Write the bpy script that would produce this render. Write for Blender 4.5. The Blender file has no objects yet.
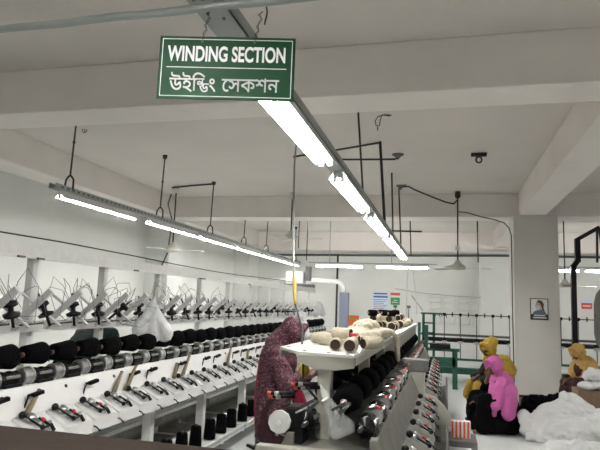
import bpy, bmesh, math, random
from mathutils import Vector, Matrix, Euler, noise
PI = math.pi
rnd = random.Random(7)
C = bpy.context.scene.collection
sc = bpy.context.scene

# ------------------------------------------------------------------ materials
def mat(name, col, rough=.6, metal=0., nscale=0, namt=.0, bump=0., bscale=40, col2=None, emit=None, estr=0, alpha=1., spec=.5, trans=0., sheen=0.):
    m = bpy.data.materials.new(name); m.use_nodes = True
    nt = m.node_tree; N = nt.nodes; L = nt.links; b = N['Principled BSDF']
    b.inputs['Base Color'].default_value = (*col, 1); b.inputs['Roughness'].default_value = rough
    b.inputs['Metallic'].default_value = metal; b.inputs['Specular IOR Level'].default_value = spec
    b.inputs['Alpha'].default_value = alpha
    if trans: b.inputs['Transmission Weight'].default_value = trans
    if sheen: b.inputs['Sheen Weight'].default_value = sheen
    tc = N.new('ShaderNodeTexCoord')
    if nscale:
        n = N.new('ShaderNodeTexNoise'); n.inputs['Scale'].default_value = nscale; n.inputs['Detail'].default_value = 5
        L.new(tc.outputs['Object'], n.inputs['Vector'])
        r = N.new('ShaderNodeValToRGB'); r.color_ramp.elements[0].position = .3; r.color_ramp.elements[1].position = .7
        c2 = col2 or tuple(max(0, c * (1 - namt)) for c in col)
        r.color_ramp.elements[0].color = (*c2, 1); r.color_ramp.elements[1].color = (*col, 1)
        L.new(n.outputs['Fac'], r.inputs['Fac']); L.new(r.outputs['Color'], b.inputs['Base Color'])
    if bump:
        n2 = N.new('ShaderNodeTexNoise'); n2.inputs['Scale'].default_value = bscale; n2.inputs['Detail'].default_value = 4
        L.new(tc.outputs['Object'], n2.inputs['Vector'])
        bp = N.new('ShaderNodeBump'); bp.inputs['Strength'].default_value = bump; bp.inputs['Distance'].default_value = .02
        L.new(n2.outputs['Fac'], bp.inputs['Height']); L.new(bp.outputs['Normal'], b.inputs['Normal'])
    if emit:
        b.inputs['Emission Color'].default_value = (*emit, 1); b.inputs['Emission Strength'].default_value = estr
    return m

M = {}
M['wall'] = mat('painted_wall', (.73, .74, .715), .75, nscale=1.3, namt=.07, bump=.15, bscale=25)
M['ceil'] = mat('painted_ceiling', (.71, .665, .63), .85, nscale=.9, namt=.08, bump=.2, bscale=14)
M['beam'] = mat('painted_beam', (.85, .80, .765), .8, nscale=1.6, namt=.07, bump=.25, bscale=9)
M['pillar'] = mat('painted_pillar', (.66, .645, .61), .7, nscale=2, namt=.06, bump=.15, bscale=12)
M['floor'] = mat('pale_floor', (.68, .71, .70), .4, nscale=2.5, namt=.10, bump=.05)
M['white'] = mat('white_enamel', (.80, .80, .79), .35, nscale=9, namt=.05)
M['creel'] = mat('white_creel_metal', (.78, .78, .76), .4, nscale=14, namt=.12)
M['arm'] = mat('galvanised_arm', (.74, .74, .73), .35, .1, nscale=12, namt=.12)
M['beige'] = mat('beige_enamel', (.42, .41, .355), .45, nscale=6, namt=.10)
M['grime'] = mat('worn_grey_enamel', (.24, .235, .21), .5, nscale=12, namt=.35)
M['tabletop'] = mat('pale_grey_tabletop', (.62, .62, .58), .4, nscale=8, namt=.08)
M['black'] = mat('black_plastic', (.006, .006, .007), .4, spec=.25)
M['bmetal'] = mat('black_metal', (.011, .011, .012), .4, .2, spec=.3)
M['drum'] = mat('glossy_black_drum', (.010, .010, .011), .22, .1, spec=.35)
M['yarn'] = mat('black_yarn', (.0035, .0035, .004), .95, bump=.5, bscale=70, spec=.08)
M['cream'] = mat('cream_yarn', (.60, .54, .41), .9, nscale=30, namt=.15, bump=.5, bscale=90)
M['core'] = mat('brown_cardboard_core', (.045, .022, .015), .8)
M['corepink'] = mat('tan_core', (.30, .17, .12), .8)
M['steel'] = mat('steel', (.55, .55, .55), .28, .85, nscale=30, namt=.2)
M['dsteel'] = mat('dark_steel', (.12, .12, .12), .4, .7)
M['iron'] = mat('dark_iron_rod', (.035, .033, .03), .6, .4)
M['ironB'] = mat('grey_conduit', (.10, .10, .10), .5, .5)
M['galv'] = mat('grey_painted_channel', (.36, .38, .37), .45, .3, nscale=8, namt=.12)
M['wire'] = mat('thin_steel_wire', (.20, .20, .20), .4, .6)
M['stick'] = mat('tan_wood', (.30, .24, .15), .6, nscale=18, namt=.3)
M['red'] = mat('red_plastic', (.75, .03, .05), .4)
M['signgreen'] = mat('green_sign_enamel', (.003, .050, .016), .55, spec=.25)
M['signwhite'] = mat('white_vinyl', (.78, .78, .78), .5)
M['brown'] = mat('brown_board', (.030, .021, .016), .95, spec=.15, nscale=5, namt=.15, bump=.1)
M['tube'] = mat('lit_tube', (.9, .9, .9), .4, emit=(1, .985, .95), estr=24)
M['tubeR'] = mat('lit_twin_tube', (.9, .9, .9), .4, emit=(1, .985, .95), estr=17)
M['greenp'] = mat('green_machine_paint', (.02, .13, .09), .45, nscale=7, namt=.2)
M['skin'] = mat('brown_skin', (.22, .115, .07), .55)
M['skin2'] = mat('dark_brown_skin', (.10, .055, .038), .55)
M['eye'] = mat('dark_eye', (.01, .008, .008), .2)
M['cloth'] = mat('white_cloth', (.74, .75, .75), .9, nscale=5, namt=.10, bump=.4, bscale=18)
M['clothcream'] = mat('cream_cloth', (.55, .50, .39), .9, nscale=8, namt=.12, bump=.6, bscale=40)
M['blackcloth'] = mat('black_cloth', (.004, .004, .005), .95, spec=.1, bump=.4, bscale=20)
M['card'] = mat('cardboard', (.28, .19, .125), .8, nscale=5, namt=.12)
M['yellow'] = mat('mustard_cloth', (.50, .33, .035), .8, nscale=12, namt=.25, bump=.3, bscale=30)
M['gold'] = mat('golden_cloth', (.52, .32, .09), .8, nscale=14, namt=.3, bump=.3, bscale=30)
M['pink'] = mat('pink_cloth', (.70, .16, .46), .8, nscale=9, namt=.18, bump=.3, bscale=30)
M['green_shirt'] = mat('dark_green_shirt', (.018, .04, .035), .8, nscale=20, namt=.3)
M['dkgreen'] = mat('black_green_cloth', (.022, .026, .018), .85, nscale=14, namt=.3)
M['maroon'] = mat('dark_maroon_cloth', (.05, .012, .018), .8, nscale=20, namt=.3)
M['crimson'] = mat('crimson_cloth', (.48, .02, .07), .75, nscale=14, namt=.2)
M['plastic'] = mat('clear_polythene', (.80, .82, .82), .25, alpha=.27, bump=.8, bscale=14)
M['whitebag'] = mat('white_polythene', (.86, .87, .88), .35, alpha=.72, bump=.7, bscale=12)
M['ybag'] = mat('yellow_plastic', (.75, .50, .02), .35)
M['orange'] = mat('orange_red_plastic', (.80, .12, .04), .4)
M['fan'] = mat('cream_fan_enamel', (.62, .60, .54), .4)
M['duct'] = mat('blue_grey_duct', (.20, .22, .30), .5)
M['pvc'] = mat('white_pvc', (.78, .79, .76), .4)
M['paperblue'] = mat('pale_blue_paper', (.62, .72, .84), .7)
M['ink'] = mat('blue_ink', (.05, .09, .36), .6)
M['inkr'] = mat('red_ink', (.65, .10, .08), .6)
M['inkg'] = mat('green_ink', (.05, .28, .11), .6)
M['paper'] = mat('white_paper', (.78, .78, .76), .7)
M['grey'] = mat('grey_drab', (.17, .17, .16), .6, nscale=12, namt=.2)
M['frame'] = mat('dark_picture_frame', (.03, .032, .04), .4)
M['yelrubber'] = mat('yellow_sheath', (.58, .40, .05), .6)
M['mask'] = mat('pale_blue_mask', (.40, .62, .72), .6)
M['hairbrown'] = mat('dark_brown_print', (.07, .04, .03), .7)
M['faceprint'] = mat('face_print', (.55, .33, .24), .7)
M['jacketprint'] = mat('violet_grey_print', (.16, .16, .25), .7)

def paisley():
    m = bpy.data.materials.new('patterned_plum_cloth'); m.use_nodes = True
    nt = m.node_tree; N = nt.nodes; L = nt.links; b = N['Principled BSDF']; b.inputs['Roughness'].default_value = .8
    tc = N.new('ShaderNodeTexCoord')
    w = N.new('ShaderNodeTexWave'); w.wave_type = 'RINGS'; w.inputs['Scale'].default_value = 6; w.inputs['Distortion'].default_value = 22
    w.inputs['Detail'].default_value = 3; w.inputs['Detail Scale'].default_value = 2.2
    L.new(tc.outputs['Object'], w.inputs['Vector'])
    v = N.new('ShaderNodeTexVoronoi'); v.inputs['Scale'].default_value = 55; L.new(tc.outputs['Object'], v.inputs['Vector'])
    r = N.new('ShaderNodeValToRGB'); e = r.color_ramp.elements
    e[0].position = .88; e[0].color = (.085, .022, .038, 1); e[1].position = .99; e[1].color = (.27, .15, .17, 1)
    L.new(w.outputs['Fac'], r.inputs['Fac'])
    r2 = N.new('ShaderNodeValToRGB'); e = r2.color_ramp.elements
    e[0].position = .10; e[0].color = (1, 1, 1, 1); e[1].position = .2; e[1].color = (0, 0, 0, 1)
    L.new(v.outputs['Distance'], r2.inputs['Fac'])
    mx = N.new('ShaderNodeMixRGB'); mx.inputs[2].default_value = (.25, .13, .16, 1)
    L.new(r2.outputs['Color'], mx.inputs[0]); L.new(r.outputs['Color'], mx.inputs[1])
    L.new(mx.outputs[0], b.inputs['Base Color'])
    return m
M['plum'] = paisley()

# ------------------------------------------------------------------ mesh builder
class MB:
    def __init__(s): s.v = []; s.f = []; s.sm = []
    def add(s, vs, fs, smooth=False):
        o = len(s.v); s.v += [tuple(v) for v in vs]; s.f += [tuple(i + o for i in f) for f in fs]; s.sm += [smooth] * len(fs); return s
    def box(s, x0, x1, y0, y1, z0, z1, mtx=None, bev=0):
        b = bev
        if b:
            vs = []; xs = (x0, x1); ys = (y0, y1); zs = (z0, z1)
            bm = bmesh.new(); bmesh.ops.create_cube(bm, size=1)
            for v in bm.verts: v.co = Vector(((x0 + x1) / 2 + v.co.x * (x1 - x0), (y0 + y1) / 2 + v.co.y * (y1 - y0), (z0 + z1) / 2 + v.co.z * (z1 - z0)))
            bmesh.ops.bevel(bm, geom=bm.edges[:], offset=b, segments=2, affect='EDGES', profile=.6)
            bm.verts.index_update()
            vs = [v.co.copy() for v in bm.verts]; fs = [[v.index for v in f.verts] for f in bm.faces]; bm.free()
        else:
            vs = [Vector((x, y, z)) for x in (x0, x1) for y in (y0, y1) for z in (z0, z1)]
            fs = [(0, 1, 3, 2), (4, 6, 7, 5), (0, 4, 5, 1), (2, 3, 7, 6), (0, 2, 6, 4), (1, 5, 7, 3)]
        if mtx: vs = [mtx @ v for v in vs]
        return s.add(vs, fs)
    def obox(s, p0, p1, w, t, up=(0, 0, 1)):       # bar of width w (sideways) and thickness t from p0 to p1
        p0, p1 = Vector(p0), Vector(p1); d = (p1 - p0); L = d.length; d.normalize()
        u = Vector(up); a = d.cross(u)
        if a.length < 1e-4: a = d.cross(Vector((1, 0, 0)))
        a.normalize(); b = a.cross(d)
        m = Matrix((a, d, b)).transposed().to_4x4(); m.translation = p0
        return s.box(-w / 2, w / 2, 0, L, -t / 2, t / 2, m)
    def lathe(s, prof, p0=(0, 0, 0), axis=(0, 0, 1), n=20, smooth=True):   # prof: (r, h) along axis
        a = Vector(axis).normalized(); u = a.orthogonal().normalized(); w = a.cross(u); p0 = Vector(p0)
        vs = []; fs = []
        for r, h in prof:
            for k in range(n):
                t = 2 * PI * k / n
                vs.append(p0 + a * h + (u * math.cos(t) + w * math.sin(t)) * r)
        for i in range(len(prof) - 1):
            for k in range(n):
                k2 = (k + 1) % n
                fs.append((i * n + k, i * n + k2, (i + 1) * n + k2, (i + 1) * n + k))
        s.add(vs, fs, smooth)
        o = len(s.v) - len(vs)
        for i, rv in ((0, True), (len(prof) - 1, False)):
            if prof[i][0] > 1e-5:
                f = [o + i * n + k for k in range(n)]
                s.f.append(tuple(f[::-1] if rv else f)); s.sm.append(False)
        return s
    def cyl(s, p0, p1, r, r2=None, n=14, smooth=True):
        p0, p1 = Vector(p0), Vector(p1)
        return s.lathe([(r, 0), (r if r2 is None else r2, (p1 - p0).length)], p0, p1 - p0, n, smooth)
    def tube(s, pts, r, n=8, rs=None):
        P = [Vector(p) for p in pts]; vs = []; fs = []
        d0 = (P[1] - P[0]).normalized(); u = d0.orthogonal().normalized()
        for i, p in enumerate(P):
            d = (P[min(i + 1, len(P) - 1)] - P[max(i - 1, 0)]).normalized()
            u = (u - d * u.dot(d)).normalized(); w = d.cross(u); rr = rs[i] if rs else r
            for k in range(n):
                t = 2 * PI * k / n; vs.append(p + (u * math.cos(t) + w * math.sin(t)) * rr)
        for i in range(len(P) - 1):
            for k in range(n):
                k2 = (k + 1) % n; fs.append((i * n + k, i * n + k2, (i + 1) * n + k2, (i + 1) * n + k))
        fs.append(tuple(range(n))[::-1]); fs.append(tuple((len(P) - 1) * n + k for k in range(n)))
        return s.add(vs, fs, True)
    def prism(s, poly, h0, h1, plane='XZ'):        # polygon extruded along the third axis
        def P(a, b, c):
            return {'XZ': (a, c, b), 'XY': (a, b, c), 'YZ': (c, a, b)}[plane]
        n = len(poly); vs = [P(a, b, h0) for a, b in poly] + [P(a, b, h1) for a, b in poly]
        fs = [tuple(range(n)), tuple(range(2 * n - 1, n - 1, -1))] + [(i, (i + 1) % n, n + (i + 1) % n, n + i) for i in range(n)]
        return s.add(vs, fs)
    def ball(s, c, r, n=14, m=9):
        r = Vector(r) if hasattr(r, '__len__') else Vector((r, r, r)); c = Vector(c)
        vs = [c + Vector((0, 0, -r.z))]; fs = []
        for i in range(1, m):
            p = -PI / 2 + PI * i / m
            for k in range(n):
                t = 2 * PI * k / n; vs.append(c + Vector((r.x * math.cos(p) * math.cos(t), r.y * math.cos(p) * math.sin(t), r.z * math.sin(p))))
        vs.append(c + Vector((0, 0, r.z)))
        for k in range(n): fs.append((0, 1 + (k + 1) % n, 1 + k)); fs.append((len(vs) - 1, 1 + (m - 2) * n + k, 1 + (m - 2) * n + (k + 1) % n))
        for i in range(m - 2):
            for k in range(n):
                k2 = (k + 1) % n; fs.append((1 + i * n + k, 1 + i * n + k2, 1 + (i + 1) * n + k2, 1 + (i + 1) * n + k))
        return s.add(vs, fs, True)
    def build(s, name, m, parent=None, loc=(0, 0, 0), rot=None):
        me = bpy.data.meshes.new(name); me.from_pydata(s.v, [], s.f); me.polygons.foreach_set('use_smooth', s.sm)
        me.update()
        bm = bmesh.new(); bm.from_mesh(me); bmesh.ops.recalc_face_normals(bm, faces=bm.faces[:]); bm.to_mesh(me); bm.free()
        me.materials.append(M[m] if isinstance(m, str) else m)
        o = bpy.data.objects.new(name, me); C.objects.link(o); o.location = loc
        if rot: o.rotation_euler = rot
        if parent: o.parent = parent
        return o

def tag(o, label, cat, group=None, kind=None):
    o['label'] = label; o['category'] = cat
    if group: o['group'] = group
    if kind: o['kind'] = kind
    return o
def thing(name, label, cat, loc=(0, 0, 0), rz=0, group=None):
    o = bpy.data.objects.new(name, None); C.objects.link(o); o.location = loc; o.rotation_euler = (0, 0, rz)
    o.empty_display_size = .1
    return tag(o, label, cat, group)
def struct(name, mb, m):
    o = mb.build(name, m); o['kind'] = 'structure'; return o
def copy_tree(o, parent=None, loc=None):
    c = o.copy(); C.objects.link(c); c.parent = parent
    if loc is not None: c.location = loc
    for ch in list(o.children): copy_tree(ch, c)
    return c
def relabel(o, label): o['label'] = label; return o

def blob(name, prims, m, parent=None, vox=.02, smooth=3, amp=0, scale=6, loc=(0, 0, 0), ridge=0, rot=None, floor=None):
    """capsules ('c',p0,r0,p1,r1) and ellipsoids ('e',c,(rx,ry,rz)) melted into one continuous surface"""
    mb = MB()
    for p in prims:
        if p[0] == 'e': mb.ball(p[1], p[2], 20, 14)
        else:
            a, ra, b, rb = Vector(p[1]), p[2], Vector(p[3]), p[4]; mb.ball(a, ra, 14, 9); mb.ball(b, rb, 14, 9)
            if (b - a).length > 1e-4: mb.lathe([(ra, 0), (rb, (b - a).length)], a, b - a, 14)
    me = bpy.data.meshes.new('tmp'); me.from_pydata(mb.v, [], mb.f)
    bm = bmesh.new(); bm.from_mesh(me); bmesh.ops.recalc_face_normals(bm, faces=bm.faces[:]); bm.to_mesh(me); bm.free()
    t = bpy.data.objects.new('tmp', me); C.objects.link(t)
    md = t.modifiers.new('r', 'REMESH'); md.mode = 'VOXEL'; md.voxel_size = vox; md.use_smooth_shade = True
    if smooth: s = t.modifiers.new('s', 'SMOOTH'); s.iterations = smooth; s.factor = .5
    dg = bpy.context.evaluated_depsgraph_get(); dg.update()
    me2 = bpy.data.meshes.new_from_object(t.evaluated_get(dg)); bpy.data.objects.remove(t)
    me2.name = name
    if amp or ridge:
        nn = [v.normal.copy() for v in me2.vertices]
        for v, n in zip(me2.vertices, nn):
            d = amp * noise.noise(v.co * scale) if amp else 0
            if ridge:
                w_ = v.co + Vector((noise.noise(v.co * scale * .8), noise.noise(v.co * scale * .8 + Vector((5, 1, 2))), 0)) * (.35 / scale)
                d += ridge * ((1 - abs(noise.noise(w_ * scale * 1.3 + Vector((3, 9, 1)))) * 3.2) * .5 + (1 - abs(noise.noise(w_ * scale * 3.1)) * 3.5) * .32)
            v.co += n * d
    if floor is not None:
        for v in me2.vertices: v.co.z = max(v.co.z, floor)
    me2.polygons.foreach_set('use_smooth', [True] * len(me2.polygons))
    me2.materials.clear(); me2.materials.append(M[m])
    o = bpy.data.objects.new(name, me2); C.objects.link(o); o.location = loc
    if rot: o.rotation_euler = rot
    if parent: o.parent = parent
    return o

def text(body, size, m, parent, loc, rot, bold=0., sx=1., name='lettering', ext=.0006):
    cu = bpy.data.curves.new(name, 'FONT'); cu.body = body; cu.size = size; cu.extrude = ext; cu.offset = bold
    t = bpy.data.objects.new(name, cu); C.objects.link(t)
    dg = bpy.context.evaluated_depsgraph_get(); dg.update()
    me = bpy.data.meshes.new_from_object(t.evaluated_get(dg)); bpy.data.objects.remove(t)
    for v in me.vertices: v.co.x *= sx
    return me
def spl_area(sp):
    P=[p.co for p in sp.bezier_points]; return sum(P[i].x*P[(i+1)%len(P)].y-P[(i+1)%len(P)].x*P[i].y for i in range(len(P)))/2
def text_safe(body, size, ext=.0006):
    """text mesh whose overlapping contours are filled one by one"""
    cu = bpy.data.curves.new('t', 'FONT'); cu.body = body; cu.size = size
    t = bpy.data.objects.new('t', cu); bpy.context.scene.collection.objects.link(t)
    dg = bpy.context.evaluated_depsgraph_get(); dg.update()
    src = t.evaluated_get(dg).to_curve(dg, apply_modifiers=False)
    S = [(s, spl_area(s)) for s in src.splines if len(s.bezier_points) > 2]
    big = max(S, key=lambda q: abs(q[1])); sg = 1 if big[1] > 0 else -1
    outs = [q[0] for q in S if q[1] * sg > 0]; holes = [q[0] for q in S if q[1] * sg < 0]
    def bb(s): xs=[p.co.x for p in s.bezier_points]; ys=[p.co.y for p in s.bezier_points]; return min(xs),max(xs),min(ys),max(ys)
    V=[];F=[]
    for o in outs:
        c = bpy.data.curves.new('c','CURVE'); c.dimensions='2D'; c.fill_mode='BOTH'; c.extrude=ext
        a=bb(o)
        for s in [o]+[h for h in holes if bb(h)[0]>a[0] and bb(h)[1]<a[1] and bb(h)[2]>a[2] and bb(h)[3]<a[3]]:
            n=c.splines.new('BEZIER'); n.bezier_points.add(len(s.bezier_points)-1); n.use_cyclic_u=True
            for p,q in zip(n.bezier_points,s.bezier_points):
                p.handle_left_type='FREE';p.handle_right_type='FREE';p.co=q.co;p.handle_left=q.handle_left;p.handle_right=q.handle_right
        ob=bpy.data.objects.new('c',c); bpy.context.scene.collection.objects.link(ob); dg.update()
        me=bpy.data.meshes.new_from_object(ob.evaluated_get(bpy.context.evaluated_depsgraph_get())); k=len(V)
        V+=[v.co.copy() for v in me.vertices]; F+=[tuple(i+k for i in p.vertices) for p in me.polygons]
        bpy.data.objects.remove(ob)
    bpy.data.objects.remove(t)
    me=bpy.data.meshes.new('lettering'); me.from_pydata(V,[],F); me.update(); return me

def mesh_bounds(me):
    xs = [v.co.x for v in me.vertices]; ys = [v.co.y for v in me.vertices]; return min(xs), max(xs), min(ys), max(ys)
def place_mesh(me, name, m, parent, loc, rot=(0, 0, 0)):
    me.materials.clear(); me.materials.append(M[m]); o = bpy.data.objects.new(name, me); C.objects.link(o)
    o.location = loc; o.rotation_euler = rot; o.parent = parent; return o

# ------------------------------------------------------------------ the room
XL, XR, YB, YF, H, BZ = -6.45, 7.5, 17.9, -3.0, 3.86, 3.4
struct('floor', MB().box(XL - .2, XR + .2, YF - .2, YB + .2, -.1, 0), 'floor')
struct('ceiling', MB().box(XL - .2, XR + .2, YF - .2, YB + .2, H, H + .12), 'ceil')
struct('wall_left', MB().box(XL - .2, XL, YF - .2, YB + .2, 0, H), 'wall')
struct('wall_right', MB().box(XR, XR + .2, YF - .2, YB + .2, 0, H), 'wall')
struct('wall_back', MB().box(XL, XR, YB, YB + .2, 0, H), 'wall')
struct('wall_front', MB().box(XL, XR, YF - .2, YF, 0, H), 'wall')
struct('beam_cross_near', MB().box(XL + .56, XR, 4.69, 5.15, BZ, H, bev=.012), 'beam')
struct('beam_cross_far', MB().box(XL + .56, XR, 11.55, 12.1, BZ, H, bev=.012), 'beam')
struct('beam_cross_back', MB().box(XL + .56, XR, 17.5, YB, BZ - .12, H, bev=.012), 'beam')
struct('beam_cross_front', MB().box(XL + .56, XR, -2.4, -1.9, BZ, H, bev=.012), 'beam')
struct('beam_long_left', MB().box(XL, XL + .56, YF, YB, BZ, H, bev=.012), 'beam')
b = MB()
for y0, y1 in ((-1.9, 4.69), (5.15, 11.55), (12.1, 17.5)): b.box(1.36, 1.82, y0, y1, BZ, H)
struct('beam_long_right', b, 'beam')
struct('pillar', MB().box(1.24, 2.02, 11.3, 12.1, 0, BZ, bev=.012), 'pillar')
struct('pilaster_back', MB().box(.98, 2.1, 17.3, YB, 0, BZ - .1, bev=.01), 'wall')
struct('pilaster_left', MB().box(XL, XL + .56, 11.4, 12.1, 0, BZ, bev=.01), 'wall')
struct('pilaster_left_back', MB().box(XL, XL + .5, 16.9, YB, 0, BZ, bev=.01), 'wall')

# ------------------------------------------------------------------ fluorescent lights
TL = 1.74
def make_single():
    t = thing('fluorescent_light', '', 'light')
    MB().prism([(-.066, -.042), (-.03, .03), (-.028, .045), (.028, .045), (.03, .03), (.066, -.042), (.061, -.042), (.024, .0), (-.024, .0), (-.061, -.042)], .02, TL - .02).build('housing', 'white', t)
    for y in (.03, TL - .03): MB().box(-.018, .018, y - .012, y + .012, -.05, .005, bev=.004).build('lamp_holder', 'white', t)
    MB().cyl((0, .045, -.035), (0, TL - .045, -.035), .017, n=16).build('tube', 'tube', t)
    return t
LROW = -4.36; LZ = 2.755
proto = make_single()
ystart = [5.62, 7.70, 9.57, 11.44, 13.3, 15.15]
ords = ['nearest', 'second', 'third', 'fourth', 'fifth', 'farthest']
for i, y in enumerate(ystart):
    o = proto if i == 0 else copy_tree(proto)
    o.location = (LROW, y, LZ); relabel(o, 'lit white tube light under the perforated channel over the left machine, %s of the row' % ords[i])
    o['group'] = 'tube lights of the left row'
    if i == 0:
        pass
# channel for the left row
ch = thing('cable_tray', 'long perforated grey channel carrying the left row of tube lights', 'cable tray', (LROW, 0, 0))
b = MB(); b.box(-.045, .045, 5.5, 17.0, LZ + .045, LZ + .052); b.box(.04, .046, 5.5, 17.0, LZ + .045, LZ + .11); b.box(-.046, -.04, 5.5, 17.0, LZ + .045, LZ + .11)
b.build('channel', 'galv', ch)
b = MB()
for k in range(110): b.box(.0455, .048, 5.6 + k * .1, 5.65 + k * .1, LZ + .068, LZ + .088)
b.build('slots', 'ironB', ch)['kind'] = 'stuff'
# rods of the left row
for k, (y, s) in enumerate(((5.80, 'nearest'), (8.05, 'second'), (10.05, 'third'), (11.95, 'fourth'), (13.6, 'fifth'), (16.4, 'farthest'))):
    r = thing('hanger_rod', 'black rod holding up the left row of lights, %s of the six' % s, 'rod', (LROW, y, LZ + .05), 0, 'hanger rods of the left light row')
    MB().cyl((0, 0, .2), (.02, 0, H - LZ - .05), .011, n=10).build('rod', 'iron', r)
    MB().tube([(-.06, 0, .08), (-.05, 0, .16), (-.015, 0, .205), (.015, 0, .205), (.05, 0, .16), (.055, 0, .04)], .012).build('hook', 'iron', r)
    MB().lathe([(.012, -.07), (.035, -.05), (.04, 0)], (.02, 0, H - LZ - .05), (0, 0, 1), 12).build('ceiling_fixing', 'iron', r)
    if k < 2: MB().lathe([(.011, -.02), (.017, -.01), (.017, .01), (.011, .02)], (.01, 0, .62), (0, 0, 1), 10).build('coupling', 'iron', r)

# right row with twin tubes
RX, RZ = -.735, 2.53
TR = 1.42
def make_twin():
    t = thing('twin_fluorescent_light', '', 'light')
    b = MB(); b.prism([(-.070, -.030), (-.045, .03), (.045, .03), (.070, -.030), (.065, -.031), (.040, .02), (-.040, .02), (-.065, -.031)], .0, TR)
    b.build('reflector', 'white', t)
    for x in (-.027, .027):
        for y in (.02, TR - .02): MB().box(x - .014, x + .014, y - .012, y + .012, -.045, .020, bev=.004).build('lamp_holder', 'white', t)
        MB().cyl((x, .035, -.026), (x, TR - .035, -.026), .0135, n=16).build('tube', 'tubeR', t)
    MB().box(-.03, .03, -.012, .0, -.02, .03).build('end_cap', 'galv', t)
    return t
proto2 = make_twin()
for i, y in enumerate([2.02, 3.86, 5.66, 7.46, 9.2]):
    o = proto2 if i == 0 else copy_tree(proto2)
    o.location = (RX + .005, y, RZ - .03); relabel(o, 'lit twin tube light under the grey channel over the middle machine, %s of the row' % ords[i])
    o['group'] = 'twin tube lights of the middle row'
ch = thing('cable_tray', 'wide grey steel channel running from the sign down the middle row of lights', 'cable tray', (RX, 0, 0))
b = MB(); b.box(-.055, .055, 1.46, 10.8, RZ, RZ + .006); b.box(-.055, -.05, 1.46, 10.8, RZ, RZ + .05); b.box(.05, .055, 1.46, 10.8, RZ, RZ + .05)
b.build('channel', 'galv', ch)
for q in ((-.03, 1.53), (.0, 1.53), (.03, 1.56), (-.02, 1.62), (.02, 1.66)): MB().cyl((q[0], q[1], RZ - .006), (q[0], q[1], RZ), .006, n=8).build('bolt', 'dsteel', ch)
tag(MB().tube([(-1.5 + i * .1, 1.49, 2.468 + .0006 * i + .002 * math.sin(i * 1.7)) for i in range(32)], .013, 10).build('conduit_pipe', 'galv'), 'straight grey pipe crossing the ceiling above the green sign', 'pipe')

# rows at the back and right, then unseen fill lights added out of frame
def single_x(loc, label, L=1.25):
    t = thing('fluorescent_light', label, 'light', loc)
    MB().box(0, L, -.028, .028, 0, .05, bev=.006).build('housing', 'white', t)
    for x in (.02, L - .02): MB().box(x - .012, x + .012, -.018, .018, -.05, .005).build('lamp_holder', 'white', t)
    MB().cyl((.03, 0, -.035), (L - .03, 0, -.035), .02, n=14).build('tube', 'tube', t)
    MB().cyl((L * .3, 0, .05), (L * .3, 0, H - loc[2]), .008, n=8).build('hanger', 'galv', t)
    return t
single_x((-3.40, 15, 2.64), 'lit tube light lying across the back, left of the two before the notices', 1.3)
single_x((-1.77, 15, 2.64), 'lit tube light lying across the back, above the blue notice', 1.36)
single_x((2.15, 15, 2.64), 'lit tube light cut by the right edge of the pillar', 1.0)
single_x((3.24, 15, 2.64), 'lit tube light at the right edge of the picture above the red and white notice', 1.5)
tag(MB().box(-3.6, -.2, 14.985, 15.015, 2.692, 2.715).build('light_rail', 'galv'), 'thin grey rail carrying the two lights across the back', 'rail')
tag(MB().box(2.05, 4.9, 14.985, 15.015, 2.692, 2.715).build('light_rail', 'galv'), 'thin grey rail carrying the lights right of the pillar', 'rail')
for k, (x, y) in enumerate(((3.9, 3.4), (3.9, 7.8), (-.735, -2.1), (-.735, -.2), (-2.9, -2.4), (1.6, -2.4))):  # unseen fixtures added as fill to brighten beam faces, ceiling and right bay
    o = copy_tree(proto2); o.location = (x, y, 2.5)
    for yy in (.2, 1.2): MB().cyl((0, yy, .03), (0, yy, H - 2.5), .008, n=8).build('hanger', 'iron', o)
    relabel(o, 'added fill light in twin tube form, unseen outside the picture, over the %s' % ('right bay' if x > 0 else ('left bay behind the camera' if x < -2 else 'aisle behind the camera')))
    o['group'] = 'added fill lights outside the picture ' + ('right' if x > 0 else ('left' if x < -2 else 'middle'))

# ------------------------------------------------------------------ sign
sg = thing('hanging_sign', 'green winding section sign with white English and Bengali lettering hung on strings', 'sign', (-.648, 1.545, 2.30), 0)
sg.rotation_euler = (0, 0, math.radians(12.5))
W2, H2 = .2085, .1005
MB().box(-W2, W2, -.002, .002, -H2, H2, bev=.001).build('board', 'signgreen', sg)
b = MB(); e = .0085; w = .0022
b.box(-W2 + e, W2 - e, -.0028, -.002, H2 - e - w, H2 - e); b.box(-W2 + e, W2 - e, -.0028, -.002, -H2 + e, -H2 + e + w)
b.box(-W2 + e, -W2 + e + w, -.0028, -.002, -H2 + e, H2 - e); b.box(W2 - e - w, W2 - e, -.0028, -.002, -H2 + e, H2 - e)
b.build('border', 'signwhite', sg)
MB().box(-W2 + .025, W2 - .025, -.0028, -.002, -.0005, .0018).build('divider', 'signwhite', sg)
RT = (PI / 2, 0, 0)
me = text('WINDING SECTION', .06, None, None, None, None, bold=.0016)
x0, x1, y0, y1 = mesh_bounds(me)
for v in me.vertices: v.co.x = (v.co.x - x0) / (x1 - x0) * .362 - .181; v.co.y = (v.co.y - y0) / (y1 - y0) * .050
place_mesh(me, 'lettering', 'signwhite', sg, (-.002, -.0024, .0195), RT)
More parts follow.
